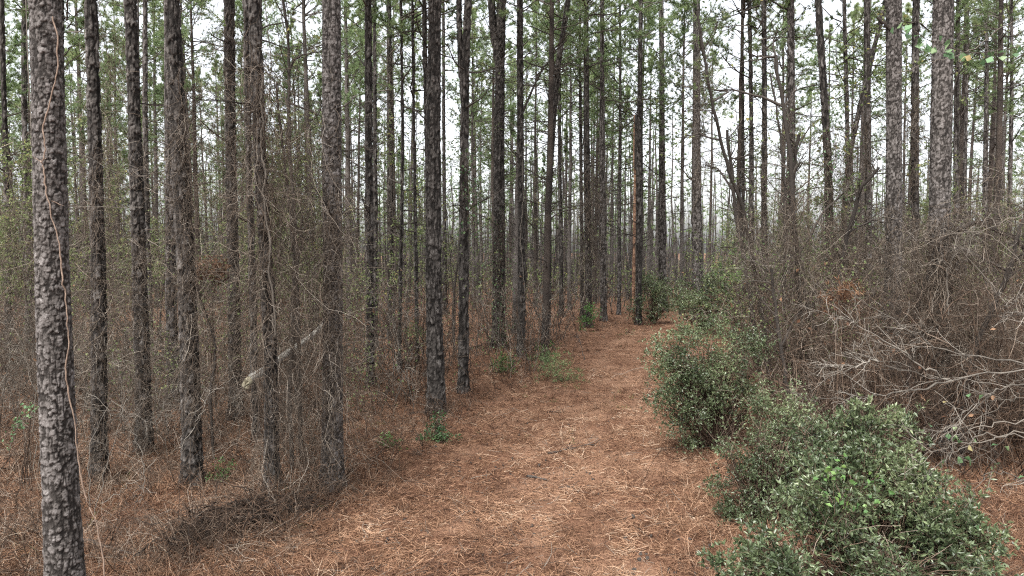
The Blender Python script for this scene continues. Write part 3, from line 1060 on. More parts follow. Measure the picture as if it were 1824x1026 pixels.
def bent_tree(label, pp, Y, wpx, seed, side=(), nb=14, leafy=0, blen=(.3, 1.1), name='sapling', cat='sapling', mt='limb', group=None):
    """small crooked tree traced at its own depth, with thickness and twigs"""
    w3 = np.array([P(a, b, Y) for a, b in pp])[::-1]
    n = 40
    s = np.linspace(0, 1, len(w3))
    k_ = np.linspace(0, 1, n)
    p = np.stack([np.interp(k_, s, w3[:, j]) for j in range(3)], 1)
    p[:, 1] += .18 * np.sin(k_ * 4 + seed)
    p[:, :2] += np.cumsum(rng.normal(0, .008, (n, 2)), 0)
    z0 = g1(p[0, 0], p[0, 1])
    if p[0, 2] > z0:
        p = np.concatenate([[[p[0, 0] + .03, p[0, 1], z0 - .1]], p])
        n += 1
    r0 = wpx * .5 * Y / FPX
    b0 = p[0].copy()
    mb = MB()
    tubes(mb, p[None] - b0, np.linspace(r0 * 1.15, r0 * .6, n)[None] * (1 + rng.normal(0, .05, n)), 9, 0, [.08])
    root = link(name, None, loc=tuple(b0))
    tag(root, label, cat, group)
    link('trunk', mb.mesh('trunk', [M[mt]]), root)
    c = MB()
    main = []
    for lp in side:
        l3 = np.array([P(a, b, Y) for a, b in lp])
        m_ = 9
        k2, s2 = np.linspace(0, 1, m_), np.linspace(0, 1, len(l3))
        l3 = np.stack([np.interp(k2, s2, l3[:, j]) for j in range(3)], 1) + rv(m_, .012)
        l3[:, 1] += .2 * np.sin(np.linspace(0, 2, m_))
        l3 = snap(l3, p)
        tubes(c, l3[None] - b0, np.linspace(r0 * .6, r0 * .22, m_)[None], 5, 0, [.3])
        main.append(l3)
    st, dd, t = sprout(p[None], nb, .3, .9)
    q = wander(st, dd, rng.uniform(*blen, nb), 6, .16, .03)
    tubes(c, q - b0, taper(nb, 6, r0 * .3, .002), 4, 0, rng.random(nb) * .6)
    if main:
        st, dd, t = sprout(np.stack(main), 5, .3, .8)
        qm = wander(st, dd, rng.uniform(.2, .8, len(st)), 6, .18, .03)
        tubes(c, qm - b0, taper(len(st), 6, r0 * .22, .002), 4, 0, rng.random(len(st)) * .6)
        q = np.concatenate([q, qm])
    st, dd, t = sprout(q, 5, .25, .9)
    q2 = wander(st, dd, rng.uniform(.1, .45, len(st)), 4, .22)
    tubes(c, q2 - b0, taper(len(st), 4, .0035, .0012), 3, 0)
    if leafy:
        lp = q2[:, -1][rng.random(len(q2)) < leafy]
        lp = np.repeat(lp, 2, 0) + rv(len(lp) * 2, .03)
        leaves(c, lp - b0, rv(len(lp)) + np.array([0, 0, -.5]), .07, .028, 1)
    link('crown', c.mesh('crown', [M[mt], M['leaf_yg']]), root)
    return root


bent_tree('dark sapling curving from upper left down to the right, before the big round bush', [(1226, 30), (1245, 130), (1262, 200), (1290, 300), (1322, 385), (1343, 480), (1365, 600), (1382, 697)], 12.6, 7, 1, [[(1335, 170), (1300, 158), (1262, 152)], [(1275, 245), (1250, 235), (1222, 240)]], 16, .25)
bent_tree('black forked sapling with a long limb reaching left, in the thicket', [(1377, 102), (1388, 200), (1394, 300), (1402, 400), (1413, 500), (1428, 620), (1442, 745)], 11.8, 9, 2,
          [[(1380, 190), (1350, 165), (1310, 155), (1270, 155)], [(1377, 104), (1362, 95), (1342, 92)], [(1388, 150), (1385, 90), (1390, 40)]], 16, .1)
bent_tree('slender leaning sapling at the top of the brown thicket, left of the ivy-hung trunk', [(1376, 130), (1384, 260), (1390, 380), (1398, 560)], 14, 5, 3, [], 12, .15)
bent_tree('crooked bare sapling left of the grey furrowed trunk among hanging vines', [(486, -20), (497, 60), (505, 150), (512, 240), (520, 330), (531, 430), (536, 560), (540, 760)], 10, 7, 4, [[(512, 180), (560, 200), (580, 176)], [(505, 110), (530, 90), (575, 84)]], 18, .05, (.4, 1.4))
bent_tree('forked bare sapling with upright dark prongs among the hanging vines', [(544, 380), (540, 430), (531, 470), (528, 560), (524, 700)], 9.6, 7, 5, [[(531, 455), (524, 420), (518, 385), (517, 330)]], 12, 0, (.3, .8))
bent_tree('thin black hanging stem left of the vine-wrapped pine', [(352, 515), (358, 560), (368, 640), (376, 700)], 10, 4, 6, [], 8, 0, (.2, .6))
bent_tree('dark slender sapling behind the twisted vine tree', [(500, 150), (506, 240), (513, 330), (516, 400), (520, 560)], 12, 6, 7, [], 12, .1)

bent_tree('crooked dark sapling just left of the curving one, swaying right towards its foot', [(1296, 230), (1310, 330), (1318, 430), (1334, 560), (1354, 715)], 13.4, 8, 11, [[(1312, 340), (1285, 300), (1262, 290)]], 14, .05, (.3, 1.2))
bent_tree('dark vine-draped sapling bowing right in the middle of the thicket', [(1424, 240), (1414, 350), (1434, 470), (1458, 600), (1452, 735)], 12.4, 9, 12, [[(1430, 450), (1470, 380), (1505, 350)]], 16, .05, (.4, 1.3))
bent_tree('crooked stem hooking over to the left of the slanting trunk', [(1560, 300), (1530, 335), (1514, 420), (1506, 540), (1512, 700)], 13, 8, 13, [[(1516, 420), (1560, 390), (1600, 400)]], 14, .05, (.4, 1.3))
bent_tree('dark stem arching right over the thicket from between the plated trunks', [(1838, 480), (1790, 425), (1725, 395), (1670, 430), (1645, 540), (1630, 700)], 9.8, 9, 14, [], 22, 0, (.3, 1.1))
bent_tree('black crooked stem reaching up to the right edge above the bleached branches', [(1840, 350), (1790, 430), (1762, 500), (1740, 600), (1725, 720)], 9.3, 9, 15, [[(1770, 480), (1725, 440), (1700, 450)]], 18, 0, (.3, 1.1))
bent_tree('thin dark stem curving right behind the flaky trunk', [(1640, 410), (1590, 450), (1558, 540), (1562, 700)], 12.2, 7, 16, [], 16, 0, (.3, 1.0))
bent_tree('dark low forked stem behind the upright twiggy bush', [(1380, 480), (1392, 580), (1400, 680), (1412, 770)], 11, 8, 17, [[(1396, 620), (1430, 560), (1460, 545)]], 16, 0, (.3, .9))

# ------------------------------------------------------------------ vine tangles on trunks
def tangle(label, pp, Y, half, n, L=(.4, 2.0), r=.0022, front=.25, loops=.4, leaf=0, group='brown vine tangles hanging on trunks', mt='vine', name='vine_tangle', down=.10):
    w3 = np.array([P(a, b, Y) for a, b in pp])
    n = int(n * 1.15)
    r = r * .8
    s = np.linspace(0, 1, len(w3))
    t = rng.random(n)
    c = np.stack([np.interp(t, s, w3[:, j]) for j in range(3)], 1)
    hw = half * Y / FPX
    c[:, 0] += np.clip(rng.normal(0, .55, n), -1.3, 1.3) * hw
    c[:, 1] += rng.uniform(-front, front * .6, n)
    d = np.stack([rng.normal(0, .25, n), rng.normal(0, .2, n), -np.ones(n)], 1)
    lo = rng.random(n) < loops
    d[lo] = rv(int(lo.sum()))
    LL = rng.uniform(*L, n)
    LL[lo] *= .5
    K = 10
    p = wander(c, d, LL, K, .27, -down * .6)
    g = gh(p[..., 0], p[..., 1])
    p[..., 2] = np.maximum(p[..., 2], g + .01)
    z0 = g1(w3[-1, 0], Y)
    org = np.array([w3[-1, 0], Y, max(z0, 0)])
    mb = MB()
    rr = r * (.45 + 1.3 * rng.random(n) ** 3 + .25 * rng.random(n)) * (1 + Y * .05)
    tubes(mb, p - org, taper(n, K, rr, .001), 3, 0, np.clip(rng.normal(.4, .27, n), 0, 1))
    s_, dd, _ = sprout(p, 4, .05, 1.2)
    q = wander(s_, dd, rng.uniform(.05, .4, len(s_)), 5, .4, -.05)
    tubes(mb, q - org, taper(len(s_), 5, r * .6 * (1 + Y * .05), .0008), 3, 0)
    if leaf:
        m_ = q[:, -1][rng.random(len(q)) < leaf]
        leaves(mb, m_ - org, rv(len(m_)) + np.array([0, -.3, -.6]), .055 + .001 * Y, .025, 1)
    o = link(name, mb.mesh(name, [M[mt], M['holly']]), loc=tuple(org))
    tag(o, label, 'vine', group)
    return o


tangle('dense brown curtain of hanging vines between the twisted tree and the grey furrowed trunk', [(530, 180), (540, 400), (545, 600), (548, 860)], 8.4, 62, 900, (.5, 2.2), .002, .5)
tangle('brown vines coating the front of the grey furrowed trunk', [(596, 330), (594, 500), (590, 720)], 8.25, 26, 260, (.3, 1.2), .0018, .12)
tangle('thick vine stems twisting round the black crooked trunk', [(462, 60), (470, 300), (480, 480), (484, 880)], 7.85, 20, 360, (.5, 2.0), .003, .2)
tangle('fine brown vines wrapping the pine left of the twisted tree', [(410, 0), (412, 250), (418, 500), (418, 700)], 12.0, 26, 460, (.4, 1.8), .002, .3)
tangle('rusty vine fringe down the right side of the stout dark trunk', [(333, 120), (338, 350), (344, 520), (350, 800)], 8.65, 15, 330, (.4, 1.8), .002, .2)
tangle('vertical rope-like brown vines between the two dark trunks on the left', [(190, -10), (192, 200), (198, 400), (200, 620)], 12.5, 20, 420, (.8, 3.0), .002, .3)
tangle('brown vine fuzz on the lower part of the leftmost dark trunk', [(170, 250), (174, 560), (180, 860)], 8.75, 18, 260, (.3, 1.3), .002, .15)
tangle('vines and twigs over the foot of the trunk with peeled bark', [(250, 420), (254, 640), (258, 800)], 9.9, 20, 220, (.3, 1.2), .002, .2)
tangle('dead climber fibres coating the fuzzy brown trunk', [(694, 60), (695, 300), (697, 580)], 23.8, 11, 260, (.5, 2.0), .002, .3)
tangle('shaggy climber mass hanging on the vine-bound trunk left of the track bend', [(1046, 290), (1048, 420), (1046, 570)], 27.3, 17, 360, (.6, 2.4), .0024, .5)
tangle('ivy and brown climber about the foot of the thick forked pine', [(890, 380), (890, 520), (890, 610)], 21.3, 18, 300, (.4, 1.5), .002, .4, leaf=.25)
tangle('leafy climber high on the leftmost of the slim trunks by the forked pine', [(836, 260), (840, 330), (838, 400)], 14, 9, 60, (.2, .7), .002, .2, leaf=.45)
tangle('dark climbing mass hanging on the ivy-hung pine above the thicket', [(1476, 230), (1480, 400), (1484, 540)], 15.7, 24, 480, (.4, 1.6), .0026, .4, leaf=.3)
tangle('brown vine shroud left of the double-looking pine', [(1243, 70), (1246, 200), (1248, 330)], 19, 20, 260, (.4, 1.8), .002, .4)
tangle('dark brown vine drapery below the forked sapling in the thicket', [(1415, 330), (1425, 520), (1440, 730)], 11.4, 30, 600, (.4, 1.8), .0022, .6)
tangle('heavy brown vine drapery round the foot of the stoutest right-hand trunk', [(1668, 380), (1662, 500), (1660, 640)], 9.9, 48, 800, (.4, 1.6), .0022, .5)
tangle('thin brown vines trailing on the flaky trunk behind the bleached branches', [(1588, 360), (1586, 500), (1582, 680)], 11.2, 22, 260, (.4, 1.4), .002, .3)
tangle('brown hanging stems at the right edge above the bleached branches', [(1770, 300), (1760, 450), (1750, 640)], 9.5, 60, 500, (.4, 1.8), .002, .8)
tangle('fine brown vine screen beside the left edge of the wood', [(60, 330), (40, 500), (30, 700)], 12, 60, 420, (.4, 1.8), .002, .8)
tangle('dark ragged vine clump slumped between the ivy-hung pine and the slanting trunk', [(1500, 380), (1492, 480), (1488, 640)], 14.5, 40, 620, (.3, 1.4), .0028, .5)
tangle('brown creeper hummock piled below the plain grey pine', [(1560, 420), (1550, 500), (1545, 600)], 13.5, 46, 560, (.3, 1.3), .0024, .6)
tangle('dead creeper fringe hanging from the curving sapling right of the big round bush', [(1325, 380), (1345, 480), (1366, 640)], 12.4, 18, 300, (.3, 1.3), .002, .3)
tangle('shaggy vine column climbing the slanting trunk right of the ivy-hung pine', [(1535, 190), (1512, 320), (1502, 560)], 18.4, 22, 420, (.4, 1.8), .0024, .4)
tangle('dark leafy climber column on the light grey elbowed pine', [(1404, 180), (1408, 330), (1410, 540)], 18.5, 20, 360, (.4, 1.8), .0024, .4, leaf=.12)
tangle('tall vine column on the dark pine between the two plated trunks', [(1632, 150), (1628, 320), (1624, 520)], 16.5, 16, 320, (.4, 1.8), .0024, .4)
tangle('brown vine shroud on the slim grey pine right of the two sapling prongs', [(1362, 200), (1364, 380), (1366, 540)], 19.6, 14, 260, (.4, 1.8), .002, .4)


# ------------------------------------------------------------------ leafy bushes
def bush(label, lobes, Y, base, n_tip, leafL, leafW, mt, name='evergreen_bush', cat='bush', nleaf=7, stems=.35, group=None, sub=6, inner=.35):
    """lobes: (px, py, half width px, half height px, depth offset m)"""
    bw = P(base[0], base[1], Y)
    org = np.array([bw[0], Y, g1(bw[0], Y)])
    wood, fol = MB(), MB()
    if name == 'evergreen_bush':
        extra = []
        for lx, ly, hw, hh, dy in lobes:
            for _ in range(3):
                a_ = rng.uniform(-.3, math.pi + .3)
                extra.append((lx + hw * 1.0 * math.cos(a_), ly - hh * .95 * math.sin(a_), hw * rng.uniform(.2, .42), hh * rng.uniform(.25, .5), dy + rng.uniform(-.15, .15)))
        lobes = list(lobes) + extra
    tot = sum(l[2] * l[3] for l in lobes)
    for lx, ly, hw, hh, dy in lobes:
        c = P(lx, ly, Y + dy)
        k_ = (Y + dy) / FPX
        R = np.array([hw * k_, (hw + hh) * .5 * k_, hh * k_])
        n = max(4, int(n_tip * hw * hh / tot))
        dr = norm(rv(n))
        rr = (1 - inner * rng.random(n) ** 1.5)[:, None] * (.82 + .36 * vn(dr[:, 0] * 2.5 + lx, dr[:, 2] * 2.5 + dr[:, 1] * 2, int(lx)))[:, None]
        tip = c + dr * R * rr
        start = org + (c - org) * .15 + rv(n, .05) * [1, 1, .2]
        # twig from bush base to each tip, bowing through the lobe
        t = (np.linspace(0, 1, 7)[None, :] * np.where(rng.random(n) < .25, 1.13, 1)[:, None])[..., None]
        mid = c + rv(n, .25) * R
        pth = (1 - t) ** 2 * start[:, None] + 2 * t * (1 - t) * mid[:, None] + t ** 2 * tip[:, None]
        pth[:, 1:-1] += rng.normal(0, .012, (n, 5, 3))
        m_ = rng.random(n) < stems
        gap = vn(tip[:, 0] * 3.3 + 7, tip[:, 2] * 3.3 + tip[:, 1] * 1.5, 19) > (.43 if Y < 9 or Y > 12 else .24)
        tubes(wood, pth[m_] - org, taper(int(m_.sum()), 7, .006, .0015), 3, 0)
        # sprays: short twigs round the tip, each carrying whorls of leaves
        sd = norm(tip - mid) + rv(n, .3) + np.array([0, 0, .35])
        si = np.repeat(np.arange(n)[gap], sub)
        sp = tip[si] + rv(len(si), .5 * float(R.mean()) * .35)
        d2 = norm(sd[si] + rv(len(si), .5))
        tw = wander(sp, d2, leafL * rng.uniform(1.5, 3.5, len(si)), 3, .15)
        tubes(wood, tw - org, taper(len(si), 3, .0016, .0008), 3, 0)
        for kk in (1, 2):
            li = np.repeat(np.arange(len(si)), nleaf if kk == 2 else max(2, nleaf // 2))
            dd = norm(norm(d2[li]) * (.9 if kk == 2 else .4) + norm(rv(len(li))) * .8)
            tone = np.clip(.45 + .8 * (vn(tw[li, kk, 0] * 4, tw[li, kk, 2] * 4, 5) - .5) + rng.normal(0, .16, len(li)), 0, 1)
            leaves(fol, tw[li, kk] - org, dd, leafL * rng.uniform(.4, 1.3, len(li)), leafW * rng.uniform(.6, 1.25, len(li)), 0, tone)
    if name == 'evergreen_bush' and Y < 12:
        # leggy shoots that break the outline, some of them dead
        n = 46
        lb = [lobes[i_] for i_ in rng.integers(0, len(lobes), n)]
        c = np.array([P(l[0] + rng.uniform(-.6, .6) * l[2], l[1] - .5 * l[3], Y + l[4]) for l in lb])
        d = rv(n) * [.55, .45, .3] + [0, 0, 1.0]
        sh = wander(c, d, rng.uniform(.18, .5, n) * (Y / 7) ** .5, 7, .14)
        tubes(wood, sh - org, taper(n, 7, .0032, .001), 4, 0)
        live = sh[rng.random(n) < .62]
        s_, dd, t_ = sprout(live, 22, .25, 1.1)
        leaves(fol, s_ - org, dd, leafL * rng.uniform(.5, 1.2, len(s_)), leafW, 0)
        s_, dd, t_ = sprout(sh, 3, .2, 1.0)
        tubes(wood, wander(s_, dd, rng.uniform(.05, .2, len(s_)), 4, .2) - org, taper(len(s_), 4, .0015, .0007), 3, 0)
    root = link(name, None, loc=tuple(org))
    tag(root, label, cat, group)
    link('stem', wood.mesh('stem', [M['twig']]), root)
    link('foliage', fol.mesh('foliage', [M[mt]]), root)
    return root


bush('large round grey green evergreen bush bulging over the right side of the track', [(1255, 634, 72, 56, 0), (1212, 648, 46, 44, -.2), (1218, 700, 50, 50, -.1), (1345, 720, 40, 50, .2), (1300, 615, 52, 36, .3), (1225, 735, 55, 48, -.3), (1290, 700, 55, 60, 0), (1335, 660, 34, 55, .4), (1245, 690, 50, 40, -.2), (1262, 780, 40, 30, .1)], 10.3, (1270, 812), 760, .042, .0085, 'shrub', inner=.85, stems=.8)
bush('upright twiggy evergreen bush in front of the large round one', [(1350, 790, 66, 52, 0), (1400, 735, 50, 40, .1), (1330, 860, 55, 55, -.1), (1410, 830, 60, 55, .2), (1300, 830, 28, 45, .1), (1440, 780, 45, 45, .4), (1390, 900, 60, 45, -.1), (1330, 925, 45, 30, -.2)], 7.7, (1360, 925), 520, .036, .007, 'shrub', inner=.9, stems=.9)
bush('nearest bushy evergreen with glossy leaves filling the lower right foreground', [(1560, 950, 110, 75, 0), (1470, 800, 40, 45, .8), (1490, 860, 50, 40, .3), (1480, 930, 80, 60, -.1), (1645, 945, 80, 55, 0), (1535, 855, 75, 50, .1), (1585, 835, 42, 38, .2), (1545, 768, 24, 32, .3), (1600, 775, 16, 20, .4), (1500, 800, 26, 30, .4), (1430, 980, 75, 45, -.3), (1700, 980, 70, 50, -.1), (1600, 1010, 140, 45, -.5), (1400, 1020, 60, 25, -.5), (1660, 885, 30, 24, .3), (1720, 925, 28, 22, .2), (1745, 1000, 45, 30, 0), (1790, 1020, 40, 26, -.1), (1370, 1010, 50, 26, -.3), (1320, 1022, 36, 18, -.4)], 5.4, (1560, 1060), 900, .047, .0088, 'shrub', inner=.8, sub=6, stems=.6)
bush('low grey green bush at the head of the track, right one of the far pair', [(1258, 522, 44, 28, 0), (1295, 535, 30, 28, -.5), (1225, 540, 24, 26, .3), (1262, 556, 55, 20, -1)], 25, (1255, 578), 420, .08, .018, 'shrub', sub=4, inner=.8, stems=.9)
bush('low green bush at the head of the track, left one of the far pair', [(1165, 520, 28, 26, 0), (1155, 548, 32, 22, -.3), (1190, 535, 26, 24, .2)], 29, (1162, 575), 260, .09, .018, 'shrub', sub=4, inner=.9, stems=.9)
bush('bright green pine seedling tufts hanging beside the big bush', [(1309, 470, 8, 16, 0), (1322, 520, 12, 14, 0), (1305, 545, 12, 12, 0), (1330, 470, 8, 14, .1), (1340, 548, 10, 8, 0), (1302, 560, 8, 10, 0)], 15, (1312, 640), 70, .12, .005, 'bright', 'pine_seedling', 'seedling', 9, sub=3)
bush('small deep green holly sapling in the open needles below the clean straight trunk', [(778, 788, 13, 12, 0), (752, 792, 10, 7, 0), (803, 786, 9, 6, 0), (775, 768, 9, 8, 0), (779, 750, 6, 8, 0), (795, 806, 12, 6, 0), (765, 805, 10, 6, -.1)], 10.8, (778, 812), 100, .038, .012, 'holly', 'holly_sapling', 'sapling', 5, sub=4, stems=.8)
bush('tiny light green sprig left of the holly sapling', [(693, 802, 12, 7, 0), (690, 786, 5, 7, 0), (707, 803, 8, 5, 0), (680, 806, 7, 5, 0)], 10.4, (692, 815), 44, .042, .012, 'bright', 'leafy_sprig', 'sprig', 5, sub=4)
bush('feathery green pine seedling on the left edge of the track', [(1000, 672, 18, 16, 0), (985, 660, 14, 10, 0), (1010, 680, 12, 10, 0), (992, 648, 8, 8, 0)], 16, (998, 694), 60, .12, .005, 'needle', 'pine_seedling', 'seedling', 10, sub=4)
bush('light green seedling between the forked pine and the limbed dark pine', [(900, 658, 12, 7, 0), (893, 650, 6, 7, 0)], 17, (898, 668), 20, .08, .006, 'bright', 'pine_seedling', 'seedling', 9, sub=5)
bush('yellow green sprigs at the foot of the crossing pines', [(972, 628, 9, 9, 0), (946, 650, 8, 6, 0), (980, 612, 4, 6, 0)], 19, (965, 645), 20, .07, .012, 'bright', 'leafy_sprig', 'sprig', 6, sub=5)
bush('yellow green sprigs before the vine-bound pine', [(1048, 560, 6, 10, 0), (1057, 552, 5, 7, 0), (1044, 578, 5, 6, 0)], 26, (1050, 590), 18, .09, .016, 'bright', 'leafy_sprig', 'sprig', 6, sub=5)
bush('faint yellow green sprig at the left foot of the track bend', [(1115, 590, 8, 8, 0), (1122, 585, 6, 8, 0)], 25, (1118, 600), 30, .08, .01, 'leaf_yg', 'leafy_sprig', 'sprig', 6, sub=5)
bush('brownish green tuft between the clean straight pine and the forked one', [(710, 660, 14, 14, 0), (735, 600, 12, 16, 0)], 18, (715, 690), 60, .07, .012, 'leaf_yg', 'leafy_sprig', 'sprig', 5, sub=5)
bush('pale green weedy sprig on the needles right of the stout dark trunk', [(385, 845, 14, 8, 0), (400, 832, 8, 8, 0), (370, 838, 7, 6, 0)], 8.8, (386, 865), 40, .03, .009, 'bright', 'leafy_sprig', 'sprig', 4, sub=3)
bush('pale leafed weedy sprig beside the left of the big grey trunk', [(45, 770, 16, 18, 0), (60, 745, 10, 14, 0), (30, 800, 12, 14, 0)], 8.5, (45, 850), 34, .035, .014, 'heart', 'leafy_sprig', 'sprig', 3, sub=2)
bush('cluster of rusty dead leaves caught high in twigs beside the vine-wrapped pine', [(376, 482, 15, 12, 0), (366, 492, 8, 6, 0)], 11.5, (376, 520), 46, .055, .02, 'deadleaf', 'dead_leaf_cluster', 'leaves', 5, sub=3)
bush('rusty needle bunch hung on the thicket above the bleached branches', [(1491, 524, 11, 8, 0), (1500, 545, 7, 8, 0)], 9.5, (1495, 570), 26, .08, .006, 'deadleaf', 'dead_needle_cluster', 'leaves', 9, sub=3)

# bright glossy climber leaves over the nearest bush
mb = MB()
cpt = []
for q_, n_ in (((1490, 840), 22), ((1520, 900), 14), ((1560, 865), 12), ((1470, 870), 10)):
    c_ = P(q_[0], q_[1], 4.95)
    cpt.append(c_ + rv(n_, .055))
cpt = np.concatenate(cpt)
leaves(mb, cpt, rv(len(cpt)) * .8 + np.array([0, -.3, -.4]), .045 * rng.uniform(.6, 1.2, len(cpt)), .017, 0)
b_ = P(1500, 960, 5.0)
st = np.repeat(b_[None], 10, 0) + rv(10, .05)
tubes(mb, wander(st, np.array([[0, -.15, 1.0]] * 10) + rv(10, .25), .6, 8, .2), .002, 3, 1)
tag(link('leafy_climber', mb.mesh('leafy_climber', [M['bright'], M['twig']])), 'bright glossy green climber leaves on top of the nearest bush', 'climber')

# ------------------------------------------------------------------ bleached bare branches, right foreground
def poly(pp, Y, n=14, bow=.1, sd=.008):
    w3 = np.array([P(a, b, Y) for a, b in pp])
    s, k_ = np.linspace(0, 1, len(w3)), np.linspace(0, 1, n)
    p = np.stack([np.interp(k_, s, w3[:, j]) for j in range(3)], 1) + rv(n, sd)
    p[:, 1] += bow * np.sin(k_ * 3)
    return p


def bleached(label, arms, Y, foot, mt='pale', r=.0085, twigs=9, name='bare_shrub', leaf=0):
    b0 = P(foot[0], foot[1], Y)
    b0[2] = g1(b0[0], Y)
    root = link(name, None, loc=tuple(b0))
    tag(root, label, 'shrub')
    prev = None
    for arm in arms:
        p = poly(arm, Y + random.uniform(-.15, .15), 22, .15, .013)
        if prev is not None and (mt == 'pale' and Y < 7) and arm[0][0] < 1850:
            p = snap(p, prev)
        prev = p if prev is None else np.concatenate([prev, p])
        mb = MB()
        tubes(mb, p[None] - b0, np.linspace(r, r * .25, 22)[None] * (1 + rng.normal(0, .1, 22)), 6, 0, [rng.random() * .5 + .15])
        s, d, t = sprout(p[None], twigs, .2, .75)
        q = wander(s, d, rng.uniform(.12, .45, twigs) * (1.2 - t * .6), 7, .22, .01)
        tubes(mb, q - b0, taper(twigs, 7, r * .32, .0016), 4, 0)
        s, d, t = sprout(q, 3, .2, .9)
        q2 = wander(s, d, rng.uniform(.05, .22, len(s)), 5, .25)
        tubes(mb, q2 - b0, taper(len(s), 5, r * .18, .0012), 3, 0)
        if leaf:
            m_ = q2[:, -1][rng.random(len(q2)) < leaf]
            leaves(mb, m_ - b0, rv(len(m_)) + np.array([0, 0, -.9]), .055, .022, 1)
        link('branch', mb.mesh('branch', [M[mt], M['heart']]), root)
    return root


bleached('bleached bare shrub sweeping its upper branches left from the right edge', [
    [(1900, 665), (1824, 650), (1766, 643), (1716, 633), (1676, 615), (1646, 593), (1606, 570), (1566, 550), (1536, 533), (1516, 532)],
    [(1900, 655), (1824, 663), (1766, 668), (1716, 683), (1666, 675), (1626, 663), (1596, 653), (1566, 643), (1551, 628)],
    [(1716, 683), (1666, 700), (1636, 703), (1586, 710), (1536, 715), (1476, 715), (1431, 713)],
    [(1716, 636), (1681, 640), (1646, 635), (1606, 618), (1566, 595), (1516, 570), (1476, 558), (1431, 548)],
    [(1596, 653), (1566, 648), (1536, 658), (1496, 658), (1466, 645)],
    [(1900, 700), (1850, 690), (1790, 700), (1740, 735), (1700, 760)],
    [(1960, 900), (1940, 780), (1900, 660), (1860, 560), (1810, 560), (1795, 540)]], 6.2, (1960, 980), r=.0095, twigs=22)
bleached('lower pale bare branches with a few pale leaves reaching left above the nearest bush', [
    [(1900, 770), (1824, 780), (1766, 798), (1716, 803), (1666, 813), (1630, 830)],
    [(1900, 740), (1824, 758), (1766, 768), (1716, 770), (1666, 773), (1631, 773)],
    [(1824, 782), (1780, 775), (1750, 800), (1700, 825), (1650, 850)],
    [(1890, 700), (1824, 715), (1780, 745), (1720, 790), (1690, 840)],
    [(1900, 860), (1860, 870), (1800, 850), (1760, 870), (1730, 900)]], 5.2, (1950, 1000), 'twig_grey', .006, 10, leaf=.14)
bleached('arching grey dead branches in front of the stoutest right-hand trunk', [
    [(1780, 520), (1740, 470), (1700, 410), (1670, 400), (1640, 410), (1600, 440)],
    [(1820, 470), (1790, 430), (1750, 400), (1735, 420), (1730, 450)],
    [(1690, 560), (1700, 480), (1720, 440), (1760, 400)],
    [(1824, 380), (1790, 400), (1775, 380), (1772, 370)]], 8.4, (1760, 760), 'twig_grey', .008, 12)
bleached('pale wiry bare shrub left of the big grey plated trunk', [
    [(60, 860), (50, 700), (20, 600), (-20, 560)], [(60, 860), (80, 720), (110, 640), (150, 590)], [(60, 860), (30, 760), (0, 720), (-40, 700)],
    [(70, 850), (60, 740), (90, 620), (70, 560)], [(70, 850), (120, 760), (200, 740), (230, 780)]], 9.2, (60, 880), 'twig_grey', .006, 12)
bleached('pale thin arching stems between the left dark trunks', [
    [(165, 920), (190, 800), (210, 700), (190, 640)], [(160, 900), (150, 790), (180, 720), (250, 755), (300, 735)], [(255, 880), (240, 800), (200, 740), (130, 725)],
    [(320, 800), (345, 750), (360, 700), (400, 690)], [(180, 900), (220, 870), (245, 860), (248, 900)]], 7.6, (190, 930), 'pale', .0045, 8)
bleached('small dark bare sapling at the left verge of the track', [
    [(952, 700), (950, 660), (948, 640), (956, 600)], [(950, 660), (940, 640), (925, 625)], [(1040, 640), (1035, 610), (1012, 585)], [(1035, 612), (1030, 600), (1025, 585)]], 18, (950, 680), 'limb', .012, 7)

# ------------------------------------------------------------------ single vines
def vine(label, pp, Y, r, mt='pale', n=60, sd=.004, leafn=0, lmt='heart', leafL=.07, off=0.0, branches=()):
    w3 = np.array([P(a, b, Y) for a, b in pp])
    s, k_ = np.linspace(0, 1, len(w3)), np.linspace(0, 1, n)
    p = np.stack([np.interp(k_, s, w3[:, j]) for j in range(3)], 1)
    for j in (0, 2):
        p[1:-1, j] = (p[:-2, j] + p[2:, j] + 2 * p[1:-1, j]) / 4
    p += rv(n, sd)
    b0 = p[-1].copy()
    mb = MB()
    tubes(mb, p[None] - b0, (r * (1 + .15 * np.sin(k_ * 40)))[None], 7, 0, [.45])
    for bp_ in branches:
        q = poly(bp_, Y, 14, .03, .003)
        tubes(mb, q[None] - b0, np.linspace(r * .7, r * .3, 14)[None], 5, 0, [.7])
    if leafn:
        i_ = rng.integers(0, n, leafn)
        st = p[i_]
        stem = wander(st, rv(leafn) * .6 + np.array([0, 0, -.5]), .05, 3, .2)
        tubes(mb, stem - b0, .0012, 3, 0)
        leaves(mb, stem[:, -1] - b0, rv(leafn) * .5 + np.array([0, -.2, -.8]), leafL * rng.uniform(.6, 1.15, leafn), leafL * .42, 1, None, .12)
    o = link('vine', mb.mesh('vine', [M[mt], M[lmt]]), loc=tuple(b0))
    tag(o, label, 'vine')
    return o


